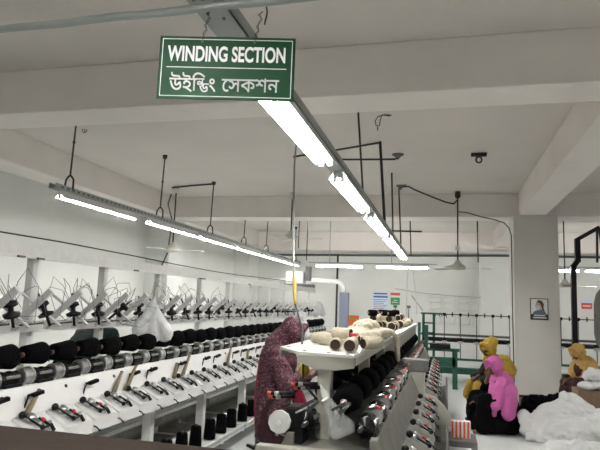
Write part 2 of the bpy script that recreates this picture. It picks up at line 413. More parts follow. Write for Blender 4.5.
# Bengali line in visual order: u-i-(i-kar)(n+dd)-anusvara, e-kar-s-k-sh-n
def glyph(ch): return text_safe(ch, .06)
HB = mesh_bounds(text('H', .06, None, None, None, None))[1]
def advance(ch): return mesh_bounds(text(ch + 'H', .06, None, None, None, None))[1] - HB
def bengali():
    mb = MB(); x = 0
    top = mesh_bounds(glyph('\u09a8'))[3]
    # (character, scale, raised or sunk, advance factor)
    seq = [('\u0989', 1, 0, 1), ('\u0987', 1, 0, 1), ('\u09bf', 1, 0, 1), ('\u09a8', .66, 0, .0), ('\u09a1', .72, -.36, 1.22), ('\u0982', 1, 0, 1), None,
           ('\u09c7', 1, 0, 1), ('\u09b8', 1, 0, 1), ('\u0995', 1, 0, 1), ('\u09b6', 1, 0, 1), ('\u09a8', 1, 0, 1)]
    for q in seq:
        if q is None: x += .020; continue
        c_, s_, dy, af = q; g = glyph(c_)
        for v in g.vertices:
            v.co.x = v.co.x * s_ + x + (.009 if dy else 0); v.co.y = (v.co.y - top) * s_ + top + dy * .042
        for dx_, dy_ in ((0, 0), (.0009, 0), (0, .0009), (.0009, .0009)): mb.add([v.co + Vector((dx_, dy_, 0)) for v in g.vertices], [tuple(p.vertices) for p in g.polygons])
        x += advance(c_) * s_ * af
    xs = [v[0] for v in mb.v]; ys = [v[1] for v in mb.v]
    return mb, xs, ys
mb, xs, ys = bengali()
if xs:
    kx = .335 / (max(xs) - min(xs)); ky = .062 / (max(ys) - min(ys)); mx0, my0 = min(xs), min(ys)
    mb.v = [((v[0] - mx0) * kx - .172, (v[1] - my0) * ky, v[2]) for v in mb.v]
    me = bpy.data.meshes.new('lettering'); me.from_pydata(mb.v, [], mb.f); me.update()
    place_mesh(me, 'lettering', 'signwhite', sg, (0, -.0024, -.078), RT)
for x in (-.078, .083):
    pts = [(x, -.004, H2 - .014)] + [(x + .018 * (t / 8) + .004 * math.sin(t * 2.4), -.001 - .0005 * t + .003 * math.cos(t * 2.4), H2 - .014 + .0125 * t) for t in range(1, 9)]
    MB().tube(pts, .0011, 6).build('string', 'iron', sg)
    pts = [(p[0] - .006 * math.sin(i * 2.0), p[1] + .003, p[2]) for i, p in enumerate(pts)]
    MB().tube(pts, .0009, 6).build('string', 'iron', sg)
    MB().lathe([(.002, 0), (.0045, 0), (.0045, .0015), (.002, .0015)], (x, -.003, H2 - .016), (0, -1, 0), 12).build('eyelet', 'dsteel', sg)
tag(MB().tube([(-.52 + .003 * math.sin(i), 1.52, 2.55 - .012 * i) for i in range(12)], .0025, 6).build('cable_tie', 'iron'), 'short black tie hanging off the channel above the sign corner', 'cable')

# ------------------------------------------------------------------ yarn swift creel and winding machine (left)
def wires(seed, n=7, R=.2):
    r = random.Random(seed); b = MB()
    for k in range(n):
        a = 2 * PI * k / n + r.uniform(-.4, .4); c, s = math.cos(a), math.sin(a)
        q = R * r.uniform(.6, 1.2); z1 = r.uniform(.10, .26); z2 = r.uniform(-.10, .06)
        pts = [(0, 0, .02), (c * q * .4, s * q * .4, z1 * .8), (c * q * .8 + s * .03, s * q * .8, z1 * r.uniform(.9, 1.25)), (c * q * 1.1, s * q * 1.1, z1 * .7), (c * q + s * .06, s * q - c * .06, z2), (c * q * .4, s * q * .4, -.07), (0, 0, -.04)]
        b.tube(pts, .0022, 4)
    return b
def make_arm(seed, tip=(.30, 0, .27)):
    """slanted creel arm: part with hub, spindle and wire swift as sub-parts"""
    r = random.Random(seed)
    a = MB(); a.obox((0, 0, 0), tip, .042, .022, (0, 1, 0)); a.obox((.0, .0, .0), (.04, .0, .036), .06, .05, (0, 1, 0)); o = a.build('creel_arm', 'arm')
    ctr = Vector((.15, .14, .13))
    q = Matrix.Rotation(r.uniform(-.7, .7), 4, 'Y') @ Matrix.Rotation(r.uniform(-.6, .6), 4, 'X')
    h = MB(); h.lathe([(.010, -.12), (.010, -.05), (.050, -.045), (.056, -.025), (.018, -.01), (.018, .02), (.048, .035), (.040, .06), (.010, .065), (.005, .13)], (0, 0, 0), (0, 0, 1), 14)
    h.v = [tuple(q @ Vector(v) + ctr) for v in h.v]; h.build('swift_hub', 'bmetal', o)
    w = wires(seed, 6, .20); w.v = [tuple(q @ Vector(v) + ctr) for v in w.v]; w.build('swift_wires', 'wire', o)
    MB().obox(ctr + Vector((0, 0, -.09)), (.03, .0, .02), .014, .012).build('hub_bracket', 'dsteel', o)
    b = MB(); b.obox((.02, .06, .24), (.20, .26, .02), .014, .022, (0, 1, 0)); b.build('counter_brace', 'arm', o)
    return o
arm_protos = [make_arm(11 + k) for k in range(7)]

def tensioner_protos():
    out = []
    for k in range(2):
        b = MB()
        b.lathe([(.010, 0), (.026, .004), (.026, .010), (.012, .014), (.012, .022), (.024, .026), (.024, .032), (.008, .036)], (0, -.035, .0), (.25, 0, 1), 14)
        b.lathe([(.008, 0), (.022, .004), (.022, .012), (.006, .018)], (.045, -.005, .0), (.25, 0, 1), 14)
        b.obox((0, -.035, .012), (.06, .03, .012), .016, .008); b.cyl((.07, .035, -.005), (.07, .035, .03), .009, n=10)
        b.obox((.06, .03, .015), (.105, .01, .002), .007, .006)
        o = b.build('thread_tensioner', 'steel')
        d = MB(); d.ball((-.035, -.055, .012), .020, 10, 7); d.ball((.085, -.03, .012), .013, 10, 7); d.obox((.075, .045, .01), (.115, .035, .0), .014, .012)
        d.obox((-.035, -.055, .012), (.085, -.03, .012), .008, .008); d.obox((.085, -.03, .010), (.085, .045, .010), .008, .006); d.obox((.02, .0, .02), (.085, .03, .012), .012, .01)
        d.build('tension_bracket', 'bmetal', o)
        if k == 0: MB().lathe([(.013, 0), (.013, .006), (.004, .009)], (.045, .01, .022), (.25, 0, 1), 12).build('red_button', 'red', o)['label'] = 'round red button'
        out.append(o)
    return out
tens = tensioner_protos()
drum_p = MB().lathe([(.012, -.095), (.012, -.08), (.050, -.075), (.054, -.05), (.046, -.02), (.054, .015), (.047, .045), (.052, .072), (.012, .078)], (0, 0, 0), (0, 1, 0), 18).build('winding_drum', 'drum')
MB().box(-.03, .058, -.075, .07, -.062, -.02, bev=.006).build('drum_shield', 'black', drum_p)
MB().box(.03, .052, -.06, .06, .012, .03, bev=.004).build('shield_strip', 'steel', drum_p)
pul_p = MB().lathe([(.01, -.05), (.048, -.045), (.056, -.038), (.056, -.030), (.046, -.024), (.046, .022), (.056, .028), (.056, .038), (.030, .045), (.01, .05)], (0, 0, 0), (0, 1, 0), 18, False).build('drum_pulley', 'steel')
cr_p = MB().obox((0, -.05, -.065), (0, -.02, -.065), .012, .010, (1, 0, 0)).obox((0, -.022, -.068), (.0, .02, .03), .009, .008, (1, 0, 0)).obox((0, .015, .03), (.004, .05, .035), .012, .014, (1, 0, 0)).obox((.012, .04, .030), (.03, .11, .045), .022, .028, (1, 0, 0)).build('crank_hook', 'black')
hole_p = MB().cyl((0, 0, 0), (.006, 0, .003), .012, n=12).build('panel_hole', 'black')
plate_p = MB().prism([(.0, .878), (.163, .788), (.163, .716), (.150, .716), (.0, .79)], -.125, .125).build('unit_plate', 'white')
hold_p = MB().obox((-.07, 0, -.02), (0, 0, .02), .018, .014).cyl((0, -.10, 0), (0, .10, 0), .008, n=8).obox((0, .09, 0), (-.05, .09, -.05), .012, .02).build('cradle_arm', 'dsteel')
lip_p = MB().tube([(.0, 0, .0), (.02, .008, -.01), (.025, .03, -.035), (.02, .05, -.03)], .005, 6).build('thread_guide', 'bmetal')
PROTO_HIDE = [*arm_protos, *tens, drum_p, pul_p, cr_p, hold_p, lip_p, hole_p, plate_p]

def add(p, parent, loc, rot=None, scale=None):
    c = copy_tree(p, parent, loc)
    if rot: c.rotation_euler = rot
    if scale: c.scale = scale
    return c

yarn_p = thing('yarn_package', '', 'yarn')
b = MB(); b.lathe([(.022, -.098), (.050, -.097), (.060, -.088), (.070, .02), (.078, .085), (.070, .097), (.030, .098)], (0, 0, 0), (0, 1, 0), 22)
b.build('yarn', 'yarn', yarn_p)
MB().lathe([(.008, -.106), (.016, -.106), (.017, -.096), (.008, -.096), (.008, -.106)], (0, 0, 0), (0, 1, 0), 14).build('core', 'corepink', yarn_p)
yarn_used = [False]
def yarn(loc, label, group, s=1., rz=0):
    if not yarn_used[0]: o = yarn_p; yarn_used[0] = True
    else: o = copy_tree(yarn_p)
    o.location = loc; o['label'] = label; o['group'] = group; o.scale = (s, s, s); o.rotation_euler = (0, 0, rz)
    return o

def half_machine(t, x0, dz, ys, dirn=1, panel='white', red=lambda i: i < 5, ylo=None, yhi=None, pitch=.29, sticks=True, tray='white'):
    """one side of a winder; x0 is where the crease would be, dirn=+1 looks towards +X"""
    s = dirn; X = lambda v: x0 + s * v
    y0 = ylo if ylo is not None else ys[0] - pitch / 2; y1 = yhi if yhi is not None else ys[-1] + pitch / 2
    pr = [(X(0), .86 + dz), (X(-.075), 1.035 + dz), (X(-.11), 1.035 + dz), (X(-.11), .80 + dz), (X(0), .80 + dz)]
    MB().prism(pr, y0, y1).build('front_panel', panel, t)
    pr = [(X(0), .862 + dz), (X(.16), .775 + dz), (X(.165), .705 + dz), (X(.15), .705 + dz), (X(.0), .78 + dz)]
    MB().prism(pr, y0, y1).build('sloping_tray', tray, t)
    MB().cyl((X(-.16), y0, 1.075 + dz), (X(-.16), y1, 1.075 + dz), .012, n=8).build('drum_shaft', 'dsteel', t)
    MB().cyl((X(-.25), y0, 1.19 + dz), (X(-.25), y1, 1.19 + dz), .010, n=8).build('cradle_shaft', 'steel', t)
    for i, y in enumerate(ys):
        add(drum_p, t, (X(-.145), y, 1.075 + dz))
        if sticks or i: add(pul_p, t, (X(-.14), y - pitch / 2, 1.085 + dz))
        tn = add(tens[0 if red(i) else 1], t, (X(.055), y + .02, .862 + dz), (0, math.radians(28) * s, 0 if s > 0 else PI), (1.15, 1.15, 1.15))
        add(lip_p, t, (X(.163), y - .10, .745 + dz), None, None)
        if sticks:
            if (i % 5 not in (0, 3)) or i > 14: add(cr_p, t, (X(-.028), y + .04, .955 + dz), None, None)
            if i % 2: add(hole_p, t, (X(-.058), y + .16, .99 + dz))
            add(plate_p, t, (X(0), y + .03, 0))
        add(hold_p, t, (X(-.22), y - pitch / 2, 1.19 + dz))

lm = thing('winding_machine', 'long white yarn winding machine on the left with a creel of slanted arms', 'winding machine', (0, 0, 0))
ys = [2.42 + .29 * k for k in range(35)]
half_machine(lm, -2.42, 0, ys, 1, 'white')
MB().box(-2.95, -2.53, 2.2, 12.75, .86, 1.02).build('machine_body', 'white', lm)
b = MB(); b.box(-2.46, -2.40, 2.2, 12.75, .70, .74); b.build('front_rail', 'creel', lm)
b = MB(); b.box(-2.75, -2.70, 2.2, 12.75, .62, .70); b.build('back_rail', 'creel', lm)
b = MB(); b.box(-2.98, -2.93, 2.2, 12.75, .36, .42); b.build('brace_rail', 'creel', lm)
for k, y in enumerate((2.4, 3.5, 4.6, 5.7, 6.95, 8.3, 9.6, 11.0, 12.5)):
    MB().box(-2.50, -2.42, y - .035, y + .035, .0, .70, bev=.005).build('leg', 'creel', lm)
    MB().box(-3.02, -2.95, y - .035, y + .035, .0, .86, bev=.005).build('leg', 'creel', lm)
    MB().box(-2.95, -2.2, y - .02, y + .02, .15, .2).build('cross_bar', 'creel', lm)
for y0, y1 in ((3.2, 6.30), (6.34, 9.3), (9.34, 12.6)):
    b = MB(); b.box(-2.62, -2.18, y0, y1, .20, .215); b.box(-2.195, -2.18, y0, y1, .18, .235); b.build('bottom_shelf', 'white', lm)
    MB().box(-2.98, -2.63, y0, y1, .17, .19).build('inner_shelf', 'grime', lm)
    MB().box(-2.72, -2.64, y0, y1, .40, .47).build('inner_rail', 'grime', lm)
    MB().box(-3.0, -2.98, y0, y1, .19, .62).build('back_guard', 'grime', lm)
# upper creel
MB().box(-2.925, -2.875, 2.0, 12.9, 1.325, 1.405, bev=.004).build('creel_base_beam', 'creel', lm)
b = MB(); b.box(-3.02, -2.90, 2.0, 12.9, 1.86, 1.94); b.build('top_channel', 'creel', lm)
b = MB(); b.box(-2.90, -2.885, 2.0, 12.9, 1.848, 1.868); b.build('top_channel_lip', 'white', lm)
MB().tube([(-2.9, 1.8 + k, 1.985 + .02 * math.sin(k * .9)) for k in range(12)], .006, 6).build('overhead_wire', 'iron', lm)
for y in (3.62, 4.53, 5.55, 6.63, 7.6, 8.56, 9.5, 10.4, 11.4, 12.4): MB().box(-3.0, -2.94, y - .03, y + .03, .9, 1.87, bev=.005).build('creel_post', 'creel', lm)
for k in range(33):
    y = 2.4 + .325 * k
    a = add(arm_protos[k * 3 % 7], lm, (-2.9, y, 1.355))
    if k > 12 or k % 4 == 3:
        for c_ in list(a.children):
            if c_.name.startswith('swift_wires') or (k > 20 and c_.name.startswith('hub_bracket')): bpy.data.objects.remove(c_)
for k, (y, z) in enumerate(((3.35, 1.862), (3.55, 1.862), (4.9, 1.862), (6.4, 1.862), (6.5, 1.862), (8.2, 1.862))):
    MB().box(-2.89, -2.87, y, y + .07, 1.846, 1.86).build('clip', 'dsteel', lm)
# wooden bobbins (sticks) resting across the panel
stk = []
for k, (y, L_) in enumerate(((2.50, .20), (3.00, .22), (3.93, .24), (4.10, .30), (4.92, .20), (5.10, .34), (6.25, .30), (6.95, .18), (8.5, .24))):
    t = thing('wooden_spindle', 'tan tapered wooden spindle leaning across the left machine panel', 'spindle', (-2.405, y, .885), 0, 'wooden spindles on the left machine')
    MB().cyl((0, 0, 0), (-.05, L_ * .72, L_ * .52), .019, .012, 12).build('shaft', 'stick', t)
    MB().cyl((-.05, L_ * .72, L_ * .52), (-.052, L_ * .745, L_ * .54), .013, .013, 12).build('tip', 'core', t)
for i, y in enumerate(ys): yarn((-2.63, y, 1.205 + .004 * math.sin(i * 3)), 'fuzzy black yarn package lying in the row along the left winding machine', 'black yarn packages on the left machine', rnd.uniform(.95, 1.05), rnd.uniform(-.05, .05))
# standing cones on the low shelf
cone_p = thing('yarn_cone', '', 'yarn cone')
MB().lathe([(.045, .005), (.058, .008), (.060, .03), (.050, .185), (.042, .195), (.014, .197)], (0, 0, 0), (0, 0, 1), 20).build('yarn', 'yarn', cone_p)
MB().lathe([(.02, 0), (.02, .006)], (0, 0, 0), (0, 0, 1), 14).lathe([(.012, .195), (.016, .195), (.015, .212), (.011, .212), (.012, .195)], (0, 0, 0), (0, 0, 1), 14).build('core', 'dsteel', cone_p)
cy = [4.62, 4.92, 5.22, 5.56, 5.86, 6.16, 6.52, 6.84, 7.16, 7.48, 7.82, 8.16, 8.5]
for i, y in enumerate(cy):
    o = cone_p if i == 0 else copy_tree(cone_p)
    o.location = (-2.29, y, .215); o['label'] = 'black yarn cone standing on the low white shelf of the left machine'; o['group'] = 'black cones on the low shelf'

# ------------------------------------------------------------------ middle machine (two sections) with worktables on top
def mid(name, label, y0, n, ylo, yhi, pitch, left=True, redall=True):
    t = thing(name, label, 'winding machine', (0, 0, 0))
    ys = [y0 + pitch * k for k in range(n)]
    half_machine(t, -.24, -.075, ys, 1, 'grime', lambda i: True, ylo, yhi, pitch, False, 'grime')
    if left: half_machine(t, -.84, -.075, ys, -1, 'grime', lambda i: i < 4, ylo, yhi, pitch, False, 'beige')
    MB().box(-.74, -.34, ylo, yhi, .70, .90).build('machine_body', 'grime', t)
    for y in (ylo + .05, (ylo + yhi) / 2, yhi - .05):
        for x in (-.80, -.30): MB().box(x - .035, x + .035, y - .035, y + .035, 0, .72).build('leg', 'beige', t)
    MB().box(-.30, .0, ylo, yhi, .34, .36).build('bottom_shelf', 'grime', t)
    MB().box(-.02, .02, ylo, yhi, .30, .37).build('shelf_rail', 'grime', t)
    MB().cyl((.02, ylo, .50), (.02, yhi, .50), .012, n=8).build('lower_rod', 'dsteel', t)
    return t, ys
m1, ysA = mid('winding_machine', 'beige double sided winding machine in the middle, near section under the pale table', 3.0, 7, 2.85, 5.72, .40)
m2, ysB = mid('winding_machine', 'beige double sided winding machine in the middle, far section behind the grey post', 6.15, 9, 5.95, 9.75, .40)
# near end frame, gear box and motor of the near section
b = MB(); b.box(-.90, -.30, 2.78, 2.84, .83, .905, bev=.008); b.build('end_beam', 'beige', m1)
MB().cyl((-.865, 2.78, .87), (-.865, 2.772, .87), .012, n=14).build('end_bolt', 'dsteel', m1)
MB().cyl((-.80, 2.78, .865), (-.80, 2.772, .865), .018, n=14).build('maker_plate', 'paper', m1)
MB().box(-.78, -.69, 2.88, 3.02, .90, 1.08, bev=.012).build('gear_box', 'bmetal', m1)
b = MB(); b.lathe([(.01, 0), (.052, .001), (.057, .006), (.057, .03), (.02, .034)], (-.80, 2.86, 1.01), (0, -1, .02), 10, False); b.build('motor_cover', 'arm', m1)
MB().cyl((-.80, 2.825, 1.01), (-.80, 2.815, 1.01), .012, n=12).build('cover_bolt', 'paper', m1)
for k, (x, y, z) in enumerate(((-.87, 2.90, 1.135), (-.87, 2.93, 1.115), (-.77, 3.0, 1.175), (-.76, 3.02, 1.155))):
    MB().cyl((x - .0, y, z), (x + .12, y + .02, z + .008), .010, n=10).build('cradle_lever', 'black', m1)
    MB().cyl((x - .018, y, z), (x + .004, y, z), .012, n=10).build('lever_grip', 'inkr', m1)
    MB().cyl((x + .02, y, z), (x + .045, y + .004, z + .002), .0125, n=10).build('lever_collar', 'steel', m1)
MB().obox((-.72, 2.84, 1.06), (-.66, 2.86, 1.09), .008, .008).build('bright_lever', 'steel', m1)
# red tips over right hand drums
for y in ysA + ysB:
    root = m1 if y < 5.8 else m2
    MB().obox((-.40, y + .1, 1.06), (-.335, y + .02, 1.085), .02, .014).build('drum_guard', 'steel', root)
    MB().obox((-.335, y + .02, 1.085), (-.318, y + .0, 1.088), .02, .014).build('guard_tip', 'inkr', root)
for y in ysA: yarn((-.50, y + .05, 1.11), 'black yarn package on the right side of the near middle section', 'black packages on the near middle section', 1.0)
for y in ysB: yarn((-.50, y + .05, 1.11), 'black yarn package on the right side of the far middle section', 'black packages on the far middle section', 1.0)
for y in ysA[1:]: yarn((-.68, y + .05, 1.10), 'black yarn package under the pale table, left side of the middle machine', 'black packages under the pale table', 1.0)
for y in ysB: yarn((-.72, y + .05, 1.10), 'black yarn package on the left side of the far middle section', 'black packages left of the far middle section', 1.0)
r2 = random.Random(5)
b = MB()
for k in range(26):
    y = 3.1 + k * .25; x = -.64 + r2.uniform(-.06, .06); z = 1.02
    b.tube([(x, y, .9), (x + r2.uniform(-.05, .05), y + .05, z + .06), (x + r2.uniform(-.08, .08), y + .1, z + .03), (x + .1, y + .12, z - .02)], .008, 6)
b.box(-.66, -.64, 3.1, 9.5, .895, .93); b.build('thread_guides', 'bmetal', m1)
# dividing post and bracket
po = thing('machine_end_stand', 'grey post with a curved side plate between the two middle machine sections', 'stand', (0, 5.82, 0))
MB().box(-.34, -.19, -.05, .05, 0, 1.0, bev=.01).build('post', 'beige', po)
MB().box(-.42, -.16, -.06, .08, .98, 1.10, bev=.015).build('cap', 'grey', po)
MB().prism([(-.19, .78), (-.10, .75), (-.02, .69), (.04, .61), (.06, .54), (.06, .48), (-.02, .50), (-.19, .52)], -.03, .03).build('side_plate', 'beige', po)
MB().box(-.04, .02, -.03, .03, 0, .51).build('foot', 'beige', po)

# tables
tb = thing('work_table', 'long pale grey table top over the middle machine holding cream yarn rolls', 'table', (0, 0, 0))
top = [(-.95, 3.32), (-.77, 3.05), (-.46, 3.0), (-.45, 5.9), (-.97, 5.9)]
MB().prism(top, 1.325, 1.34, 'XY').build('table_top', 'tabletop', tb)
b = MB(); b.prism([(-.77, 1.326), (-.46, 1.326), (-.462, 1.272), (-.56, 1.255), (-.67, 1.255), (-.77, 1.29)], 3.03, 3.045); b.build('front_apron', 'beige', tb)
b = MB(); b.box(-.468, -.452, 3.03, 5.9, 1.285, 1.326); b.build('side_apron', 'beige', tb)
b = MB(); b.box(-.96, -.945, 3.35, 5.9, 1.285, 1.326); b.build('side_apron', 'beige', tb)
for x, y in ((-.625, 3.09), (-.56, 4.15), (-.56, 5.2)): MB().box(x - .037, x + .037, y - .035, y + .035, .88, 1.326, bev=.006).build('leg', 'beige', tb)
for x, y in ((-.90, 3.33), (-.75, 3.12), (-.61, 3.09), (-.50, 3.06)): MB().cyl((x, y, 1.339), (x, y, 1.343), .010, n=10).build('bolt_hole', 'dsteel', tb)
tb2 = thing('work_table', 'far table top over the middle machine with many dark ended rolls', 'table', (0, 0, 0))
MB().box(-.97, -.45, 6.0, 9.8, 1.30, 1.335, bev=.004).build('table_top', 'tabletop', tb2)
for y in (6.05, 7.3, 8.5, 9.7): MB().box(-.62, -.48, y - .04, y + .04, .88, 1.30, bev=.006).build('leg', 'beige', tb2)
MB().box(-.50, -.47, 6.05, 9.7, 1.10, 1.30).build('side_panel', 'beige', tb2)

# cream rolls
roll_p = thing('yarn_roll', '', 'yarn roll')
L_ = .17
MB().lathe([(.0, .056), (.035, .055), (.036, 0), (.044, .004), (.048, .03), (.047, L_ - .02), (.040, L_), (.026, L_)], (0, 0, 0), (0, 1, 0), 20).build('yarn', 'cream', roll_p)
MB().lathe([(.038, .002), (.038, -.006), (.034, -.006), (.032, .05), (.0, .052)], (0, 0, 0), (0, 1, 0), 18).build('core', 'core', roll_p)
rolls = [(-.60, 3.22, 0, .12, .75), (-.545, 3.36, 0, -.05, .75), (-.505, 3.14, 0, .05, .82), (-.475, 3.46, 0, -.75, .72), (-.66, 3.62, 0, 1.2, .85), (-.60, 3.80, 0, .4, .85), (-.54, 3.72, .0, 1.5, .75),
         (-.72, 3.95, 0, .3, .85), (-.50, 3.60, .0, -1.3, .75), (-.76, 3.72, 0, .9, .75), (-.555, 3.48, .055, 1.35, .7)]
descs = ['lying at the left of the front row', 'second in the front row', 'nearest the table edge with its brown hollow end towards the aisle', 'lying slantwise at the right table edge', 'lying crosswise behind the front rolls', 'behind the front rolls, turned a little',
         'pushed against the cream heap', 'at the far left before the heap', 'lying flat by the right edge before the heap', 'leftmost of all on the table', 'resting on top of the front rolls']
for i, (x, y, dz, rz, s) in enumerate(rolls):
    o = roll_p if i == 0 else copy_tree(roll_p)
    o.location = (x, y, 1.34 + .048 * s + dz); o.rotation_euler = (0, 0, rz); o.scale = (s, s, s)
    o['label'] = 'cream yarn roll ' + descs[i]; o['group'] = 'cream yarn rolls on the near table'
r3 = random.Random(3)
k = 0
for row, zz in ((0, 0), (1, .080)):
    for j in range(17 - row * 5):
        for x in ((-.86, -.72, -.56) if row == 0 else (-.78, -.6)):
            if r3.random() < .3: continue
            o = copy_tree(roll_p); s = r3.uniform(.85, 1.05)
            o.location = (x + r3.uniform(-.03, .03), 6.08 + j * .21, 1.335 + .048 * s + zz + .002); o.rotation_euler = (0, 0, r3.uniform(-.5, .5)); o.scale = (s, s * .95, s)
            o['label'] = 'cream yarn roll with dark hollow end in the pile on the far middle table'; o['group'] = 'cream yarn rolls on the far table'
dark_p = thing('dark_yarn_roll', '', 'yarn roll')
MB().lathe([(.020, 0), (.042, .003), (.046, .03), (.044, .12), (.02, .13)], (0, 0, 0), (0, 1, 0), 16).build('yarn', 'yarn', dark_p)
MB().lathe([(.008, -.004), (.018, -.004), (.018, .003), (.008, .003)], (0, 0, 0), (0, 1, 0), 12).build('core', 'corepink', dark_p)
for i, (x, y) in enumerate(((-.80, 6.2), (-.70, 6.6), (-.78, 7.0), (-.60, 6.3), (-.66, 7.5))):
    o = dark_p if i == 0 else copy_tree(dark_p); o.scale = (.75, .75, .75); o.location = (x, y, 1.525); o.rotation_euler = (0, 0, r3.uniform(-1, 1))
    o['label'] = 'small black yarn roll on top of the cream pile on the far middle table'; o['group'] = 'black rolls on the far table pile'
# cream heap of hanks
hp = blob('cloth_heap', [('e', (-.63, 4.55, 1.375), (.15, .24, .06)), ('e', (-.61, 4.6, 1.43), (.10, .17, .06)), ('c', (-.72, 4.25, 1.37), .032, (-.50, 4.3, 1.37), .035), ('c', (-.52, 4.35, 1.38), .04, (-.48, 5.0, 1.375), .035), ('e', (-.58, 4.85, 1.38), (.12, .18, .045)), ('c', (-.74, 4.3, 1.375), .03, (-.66, 4.9, 1.38), .04)],
          'clothcream', None, .009, 1, .012, 11, ridge=.016, floor=1.342)
tag(hp, 'big cream heap of soft knitted hanks on the pale middle table', 'cloth')
sp = blob('hanging_hank', [('c', (-.47, 5.25, 1.37), .03, (-.42, 5.3, 1.30), .028), ('c', (-.42, 5.3, 1.30), .028, (-.41, 5.3, 1.12), .02)], 'clothcream', None, .01, 2, .008, 14)
tag(sp, 'cream hank slipping over the right edge of the middle table', 'cloth')
tag(MB().box(-.53, -.49, 3.28, 3.36, 1.425, 1.44).build('red_tag', 'red'), 'small red tag lying on the cream rolls', 'tag')
# little stands at the end of the far table
for i, x in enumerate((-.80, -.58)):
    t = thing('thread_stand', 'thin grey thread stand at the far end of the middle table, %s of the two' % ('left' if i == 0 else 'right'), 'stand', (x, 9.6, 1.335))
    MB().cyl((0, 0, 0), (0, 0, .26), .008, n=8).build('rod', 'dsteel', t); MB().box(-.03, .03, -.02, .02, .25, .29).build('head', 'dsteel', t)
# yellow bag in hand
tag(blob('yellow_packet', [('e', (-1.00, 4.15, 1.12), (.035, .05, .06)), ('c', (-1.0, 4.15, 1.14), .02, (-1.0, 4.12, 1.21), .012)], 'ybag', None, .008, 1, .008, 20), 'small yellow plastic packet held by the standing person beside the table', 'packet')
# clear bag hanging on the near table leg
def bag(name, label, pts, m, thick=.02, loc=(0, 0, 0), amp=.012, vox=.012, cat='bag'):
    o = blob(name, pts, m, None, vox, 2, amp, 10, loc, ridge=amp * .8); return tag(o, label, cat)
bag('clear_plastic_bag', 'clear polythene bag hanging against the near table leg over the middle machine', [('c', (-.625, 2.96, 1.19), .010, (-.58, 2.93, 1.12), .020), ('c', (-.58, 2.93, 1.12), .020, (-.53, 2.90, .97), .026), ('c', (-.58, 2.93, 1.12), .020, (-.45, 2.90, 1.01), .020), ('c', (-.53, 2.90, .965), .026, (-.45, 2.90, .995), .024), ('c', (-.54, 2.91, 1.05), .024, (-.47, 2.90, 1.01), .022)], 'plastic', amp=.006, vox=.009)
# orange striped packet
op = thing('orange_striped_packet', 'white packet with orange red upright stripes on the low rail of the middle machine', 'packet', (.16, 6.5, .26))
MB().box(-.10, .10, -.05, .05, 0, .17, bev=.01).build('packet', 'signwhite', op)
for k in range(5): MB().box(-.095 + k * .04, -.075 + k * .04, -.053, -.049, .0, .17).build('stripe', 'orange', op)
tag(MB().box(-.1, .32, 6.3, 6.75, .20, .26, bev=.006).build('low_shelf', 'grey'), 'short grey shelf carrying the orange striped packet', 'shelf')
tag(MB().box(.26, .32, 6.3, 6.36, 0, .2).build('shelf_leg', 'grey'), 'grey leg under the shelf with the orange striped packet', 'leg')

# ------------------------------------------------------------------ bags on the left creel
bag('white_plastic_bag', 'white plastic bag hanging from the creel of the left machine', [('c', (-2.62, 4.85, 1.60), .018, (-2.63, 4.85, 1.50), .05), ('c', (-2.63, 4.85, 1.50), .05, (-2.72, 4.80, 1.30), .075), ('c', (-2.63, 4.85, 1.50), .05, (-2.55, 4.95, 1.28), .085), ('c', (-2.63, 4.85, 1.45), .06, (-2.64, 4.87, 1.25), .08)], 'whitebag', amp=.008)
bag('white_plastic_bag', 'white plastic bag hanging behind the head of the standing person', [('c', (-2.05, 8.2, 1.47), .03, (-2.12, 8.2, 1.15), .08), ('c', (-2.05, 8.2, 1.47), .03, (-1.98, 8.2, 1.13), .08), ('c', (-2.05, 8.2, 1.40), .08, (-2.05, 8.2, 1.1), .09)], 'whitebag', amp=.02)
bag('small_white_bag', 'small white bag hanging at the far end of the left creel', [('c', (-2.62, 12.0, 1.62), .05, (-2.68, 12.0, 1.40), .08), ('c', (-2.62, 12.0, 1.6), .05, (-2.55, 12.0, 1.42), .08)], 'whitebag', amp=.02)
t = thing('bag_hook_rail', 'thin rod holding the white bag behind the standing person', 'rod', (0, 0, 0))
MB().cyl((-2.42, 8.25, 1.49), (-2.0, 8.2, 1.49), .008, n=8).build('rod', 'steel', t)

# ------------------------------------------------------------------ foreground ledge
lg = thing('brown_ledge', 'dark brown board ledge in the near left corner', 'ledge', (0, 0, 0))
MB().box(-2.0, -.05, .86, .90, 0, 1.345).build('board', 'brown', lg)
MB().box(-2.0, -.05, .70, .905, 1.345, 1.363, bev=.004).build('top_cap', 'brown', lg)

# ------------------------------------------------------------------ pipes, rods, hooks at the ceiling
def pipe(name, label, pts, r, m='iron', cat='pipe', n=8): return tag(MB().tube(pts, r, n).build(name, m), label, cat)
pipe('conduit_pipe', 'black conduit crossing over the tube lights towards a rod, upper of the two', [(-2.12, 7.7, 3.68), (-1.45, 7.7, 3.765), (-.89, 7.7, 3.845)], .015)
pipe('drop_rod', 'black double rod dropping from the upper conduit to the middle row of lights', [(-.88, 7.7, 3.86), (-.79, 7.7, 2.58)], .019)
pipe('conduit_pipe', 'black conduit below the upper one ending in a round ceiling box', [(-1.99, 8.4, 3.835), (-1.46, 8.4, 3.80), (-.74, 8.4, 3.785), (-.70, 8.4, 3.80), (-.69, 8.4, 3.845)], .015)
t = thing('ceiling_box', 'dark round junction box on the ceiling right of the lights', 'junction box', (-.69, 8.4, 3.86)); MB().lathe([(.03, -.06), (.045, -.035), (.09, -.012), (.09, 0)], (0, 0, 0), (0, 0, 1), 16).build('cover', 'grey', t); MB().cyl((0, 0, -.05), (.0, 0, -.08), .012, n=8).build('stub', 'iron', t)
pipe('drop_rod', 'thin black rod left of the lights behind the near ceiling beam', [(-.90, 5.65, 3.86), (-.80, 5.65, 2.60)], .010)
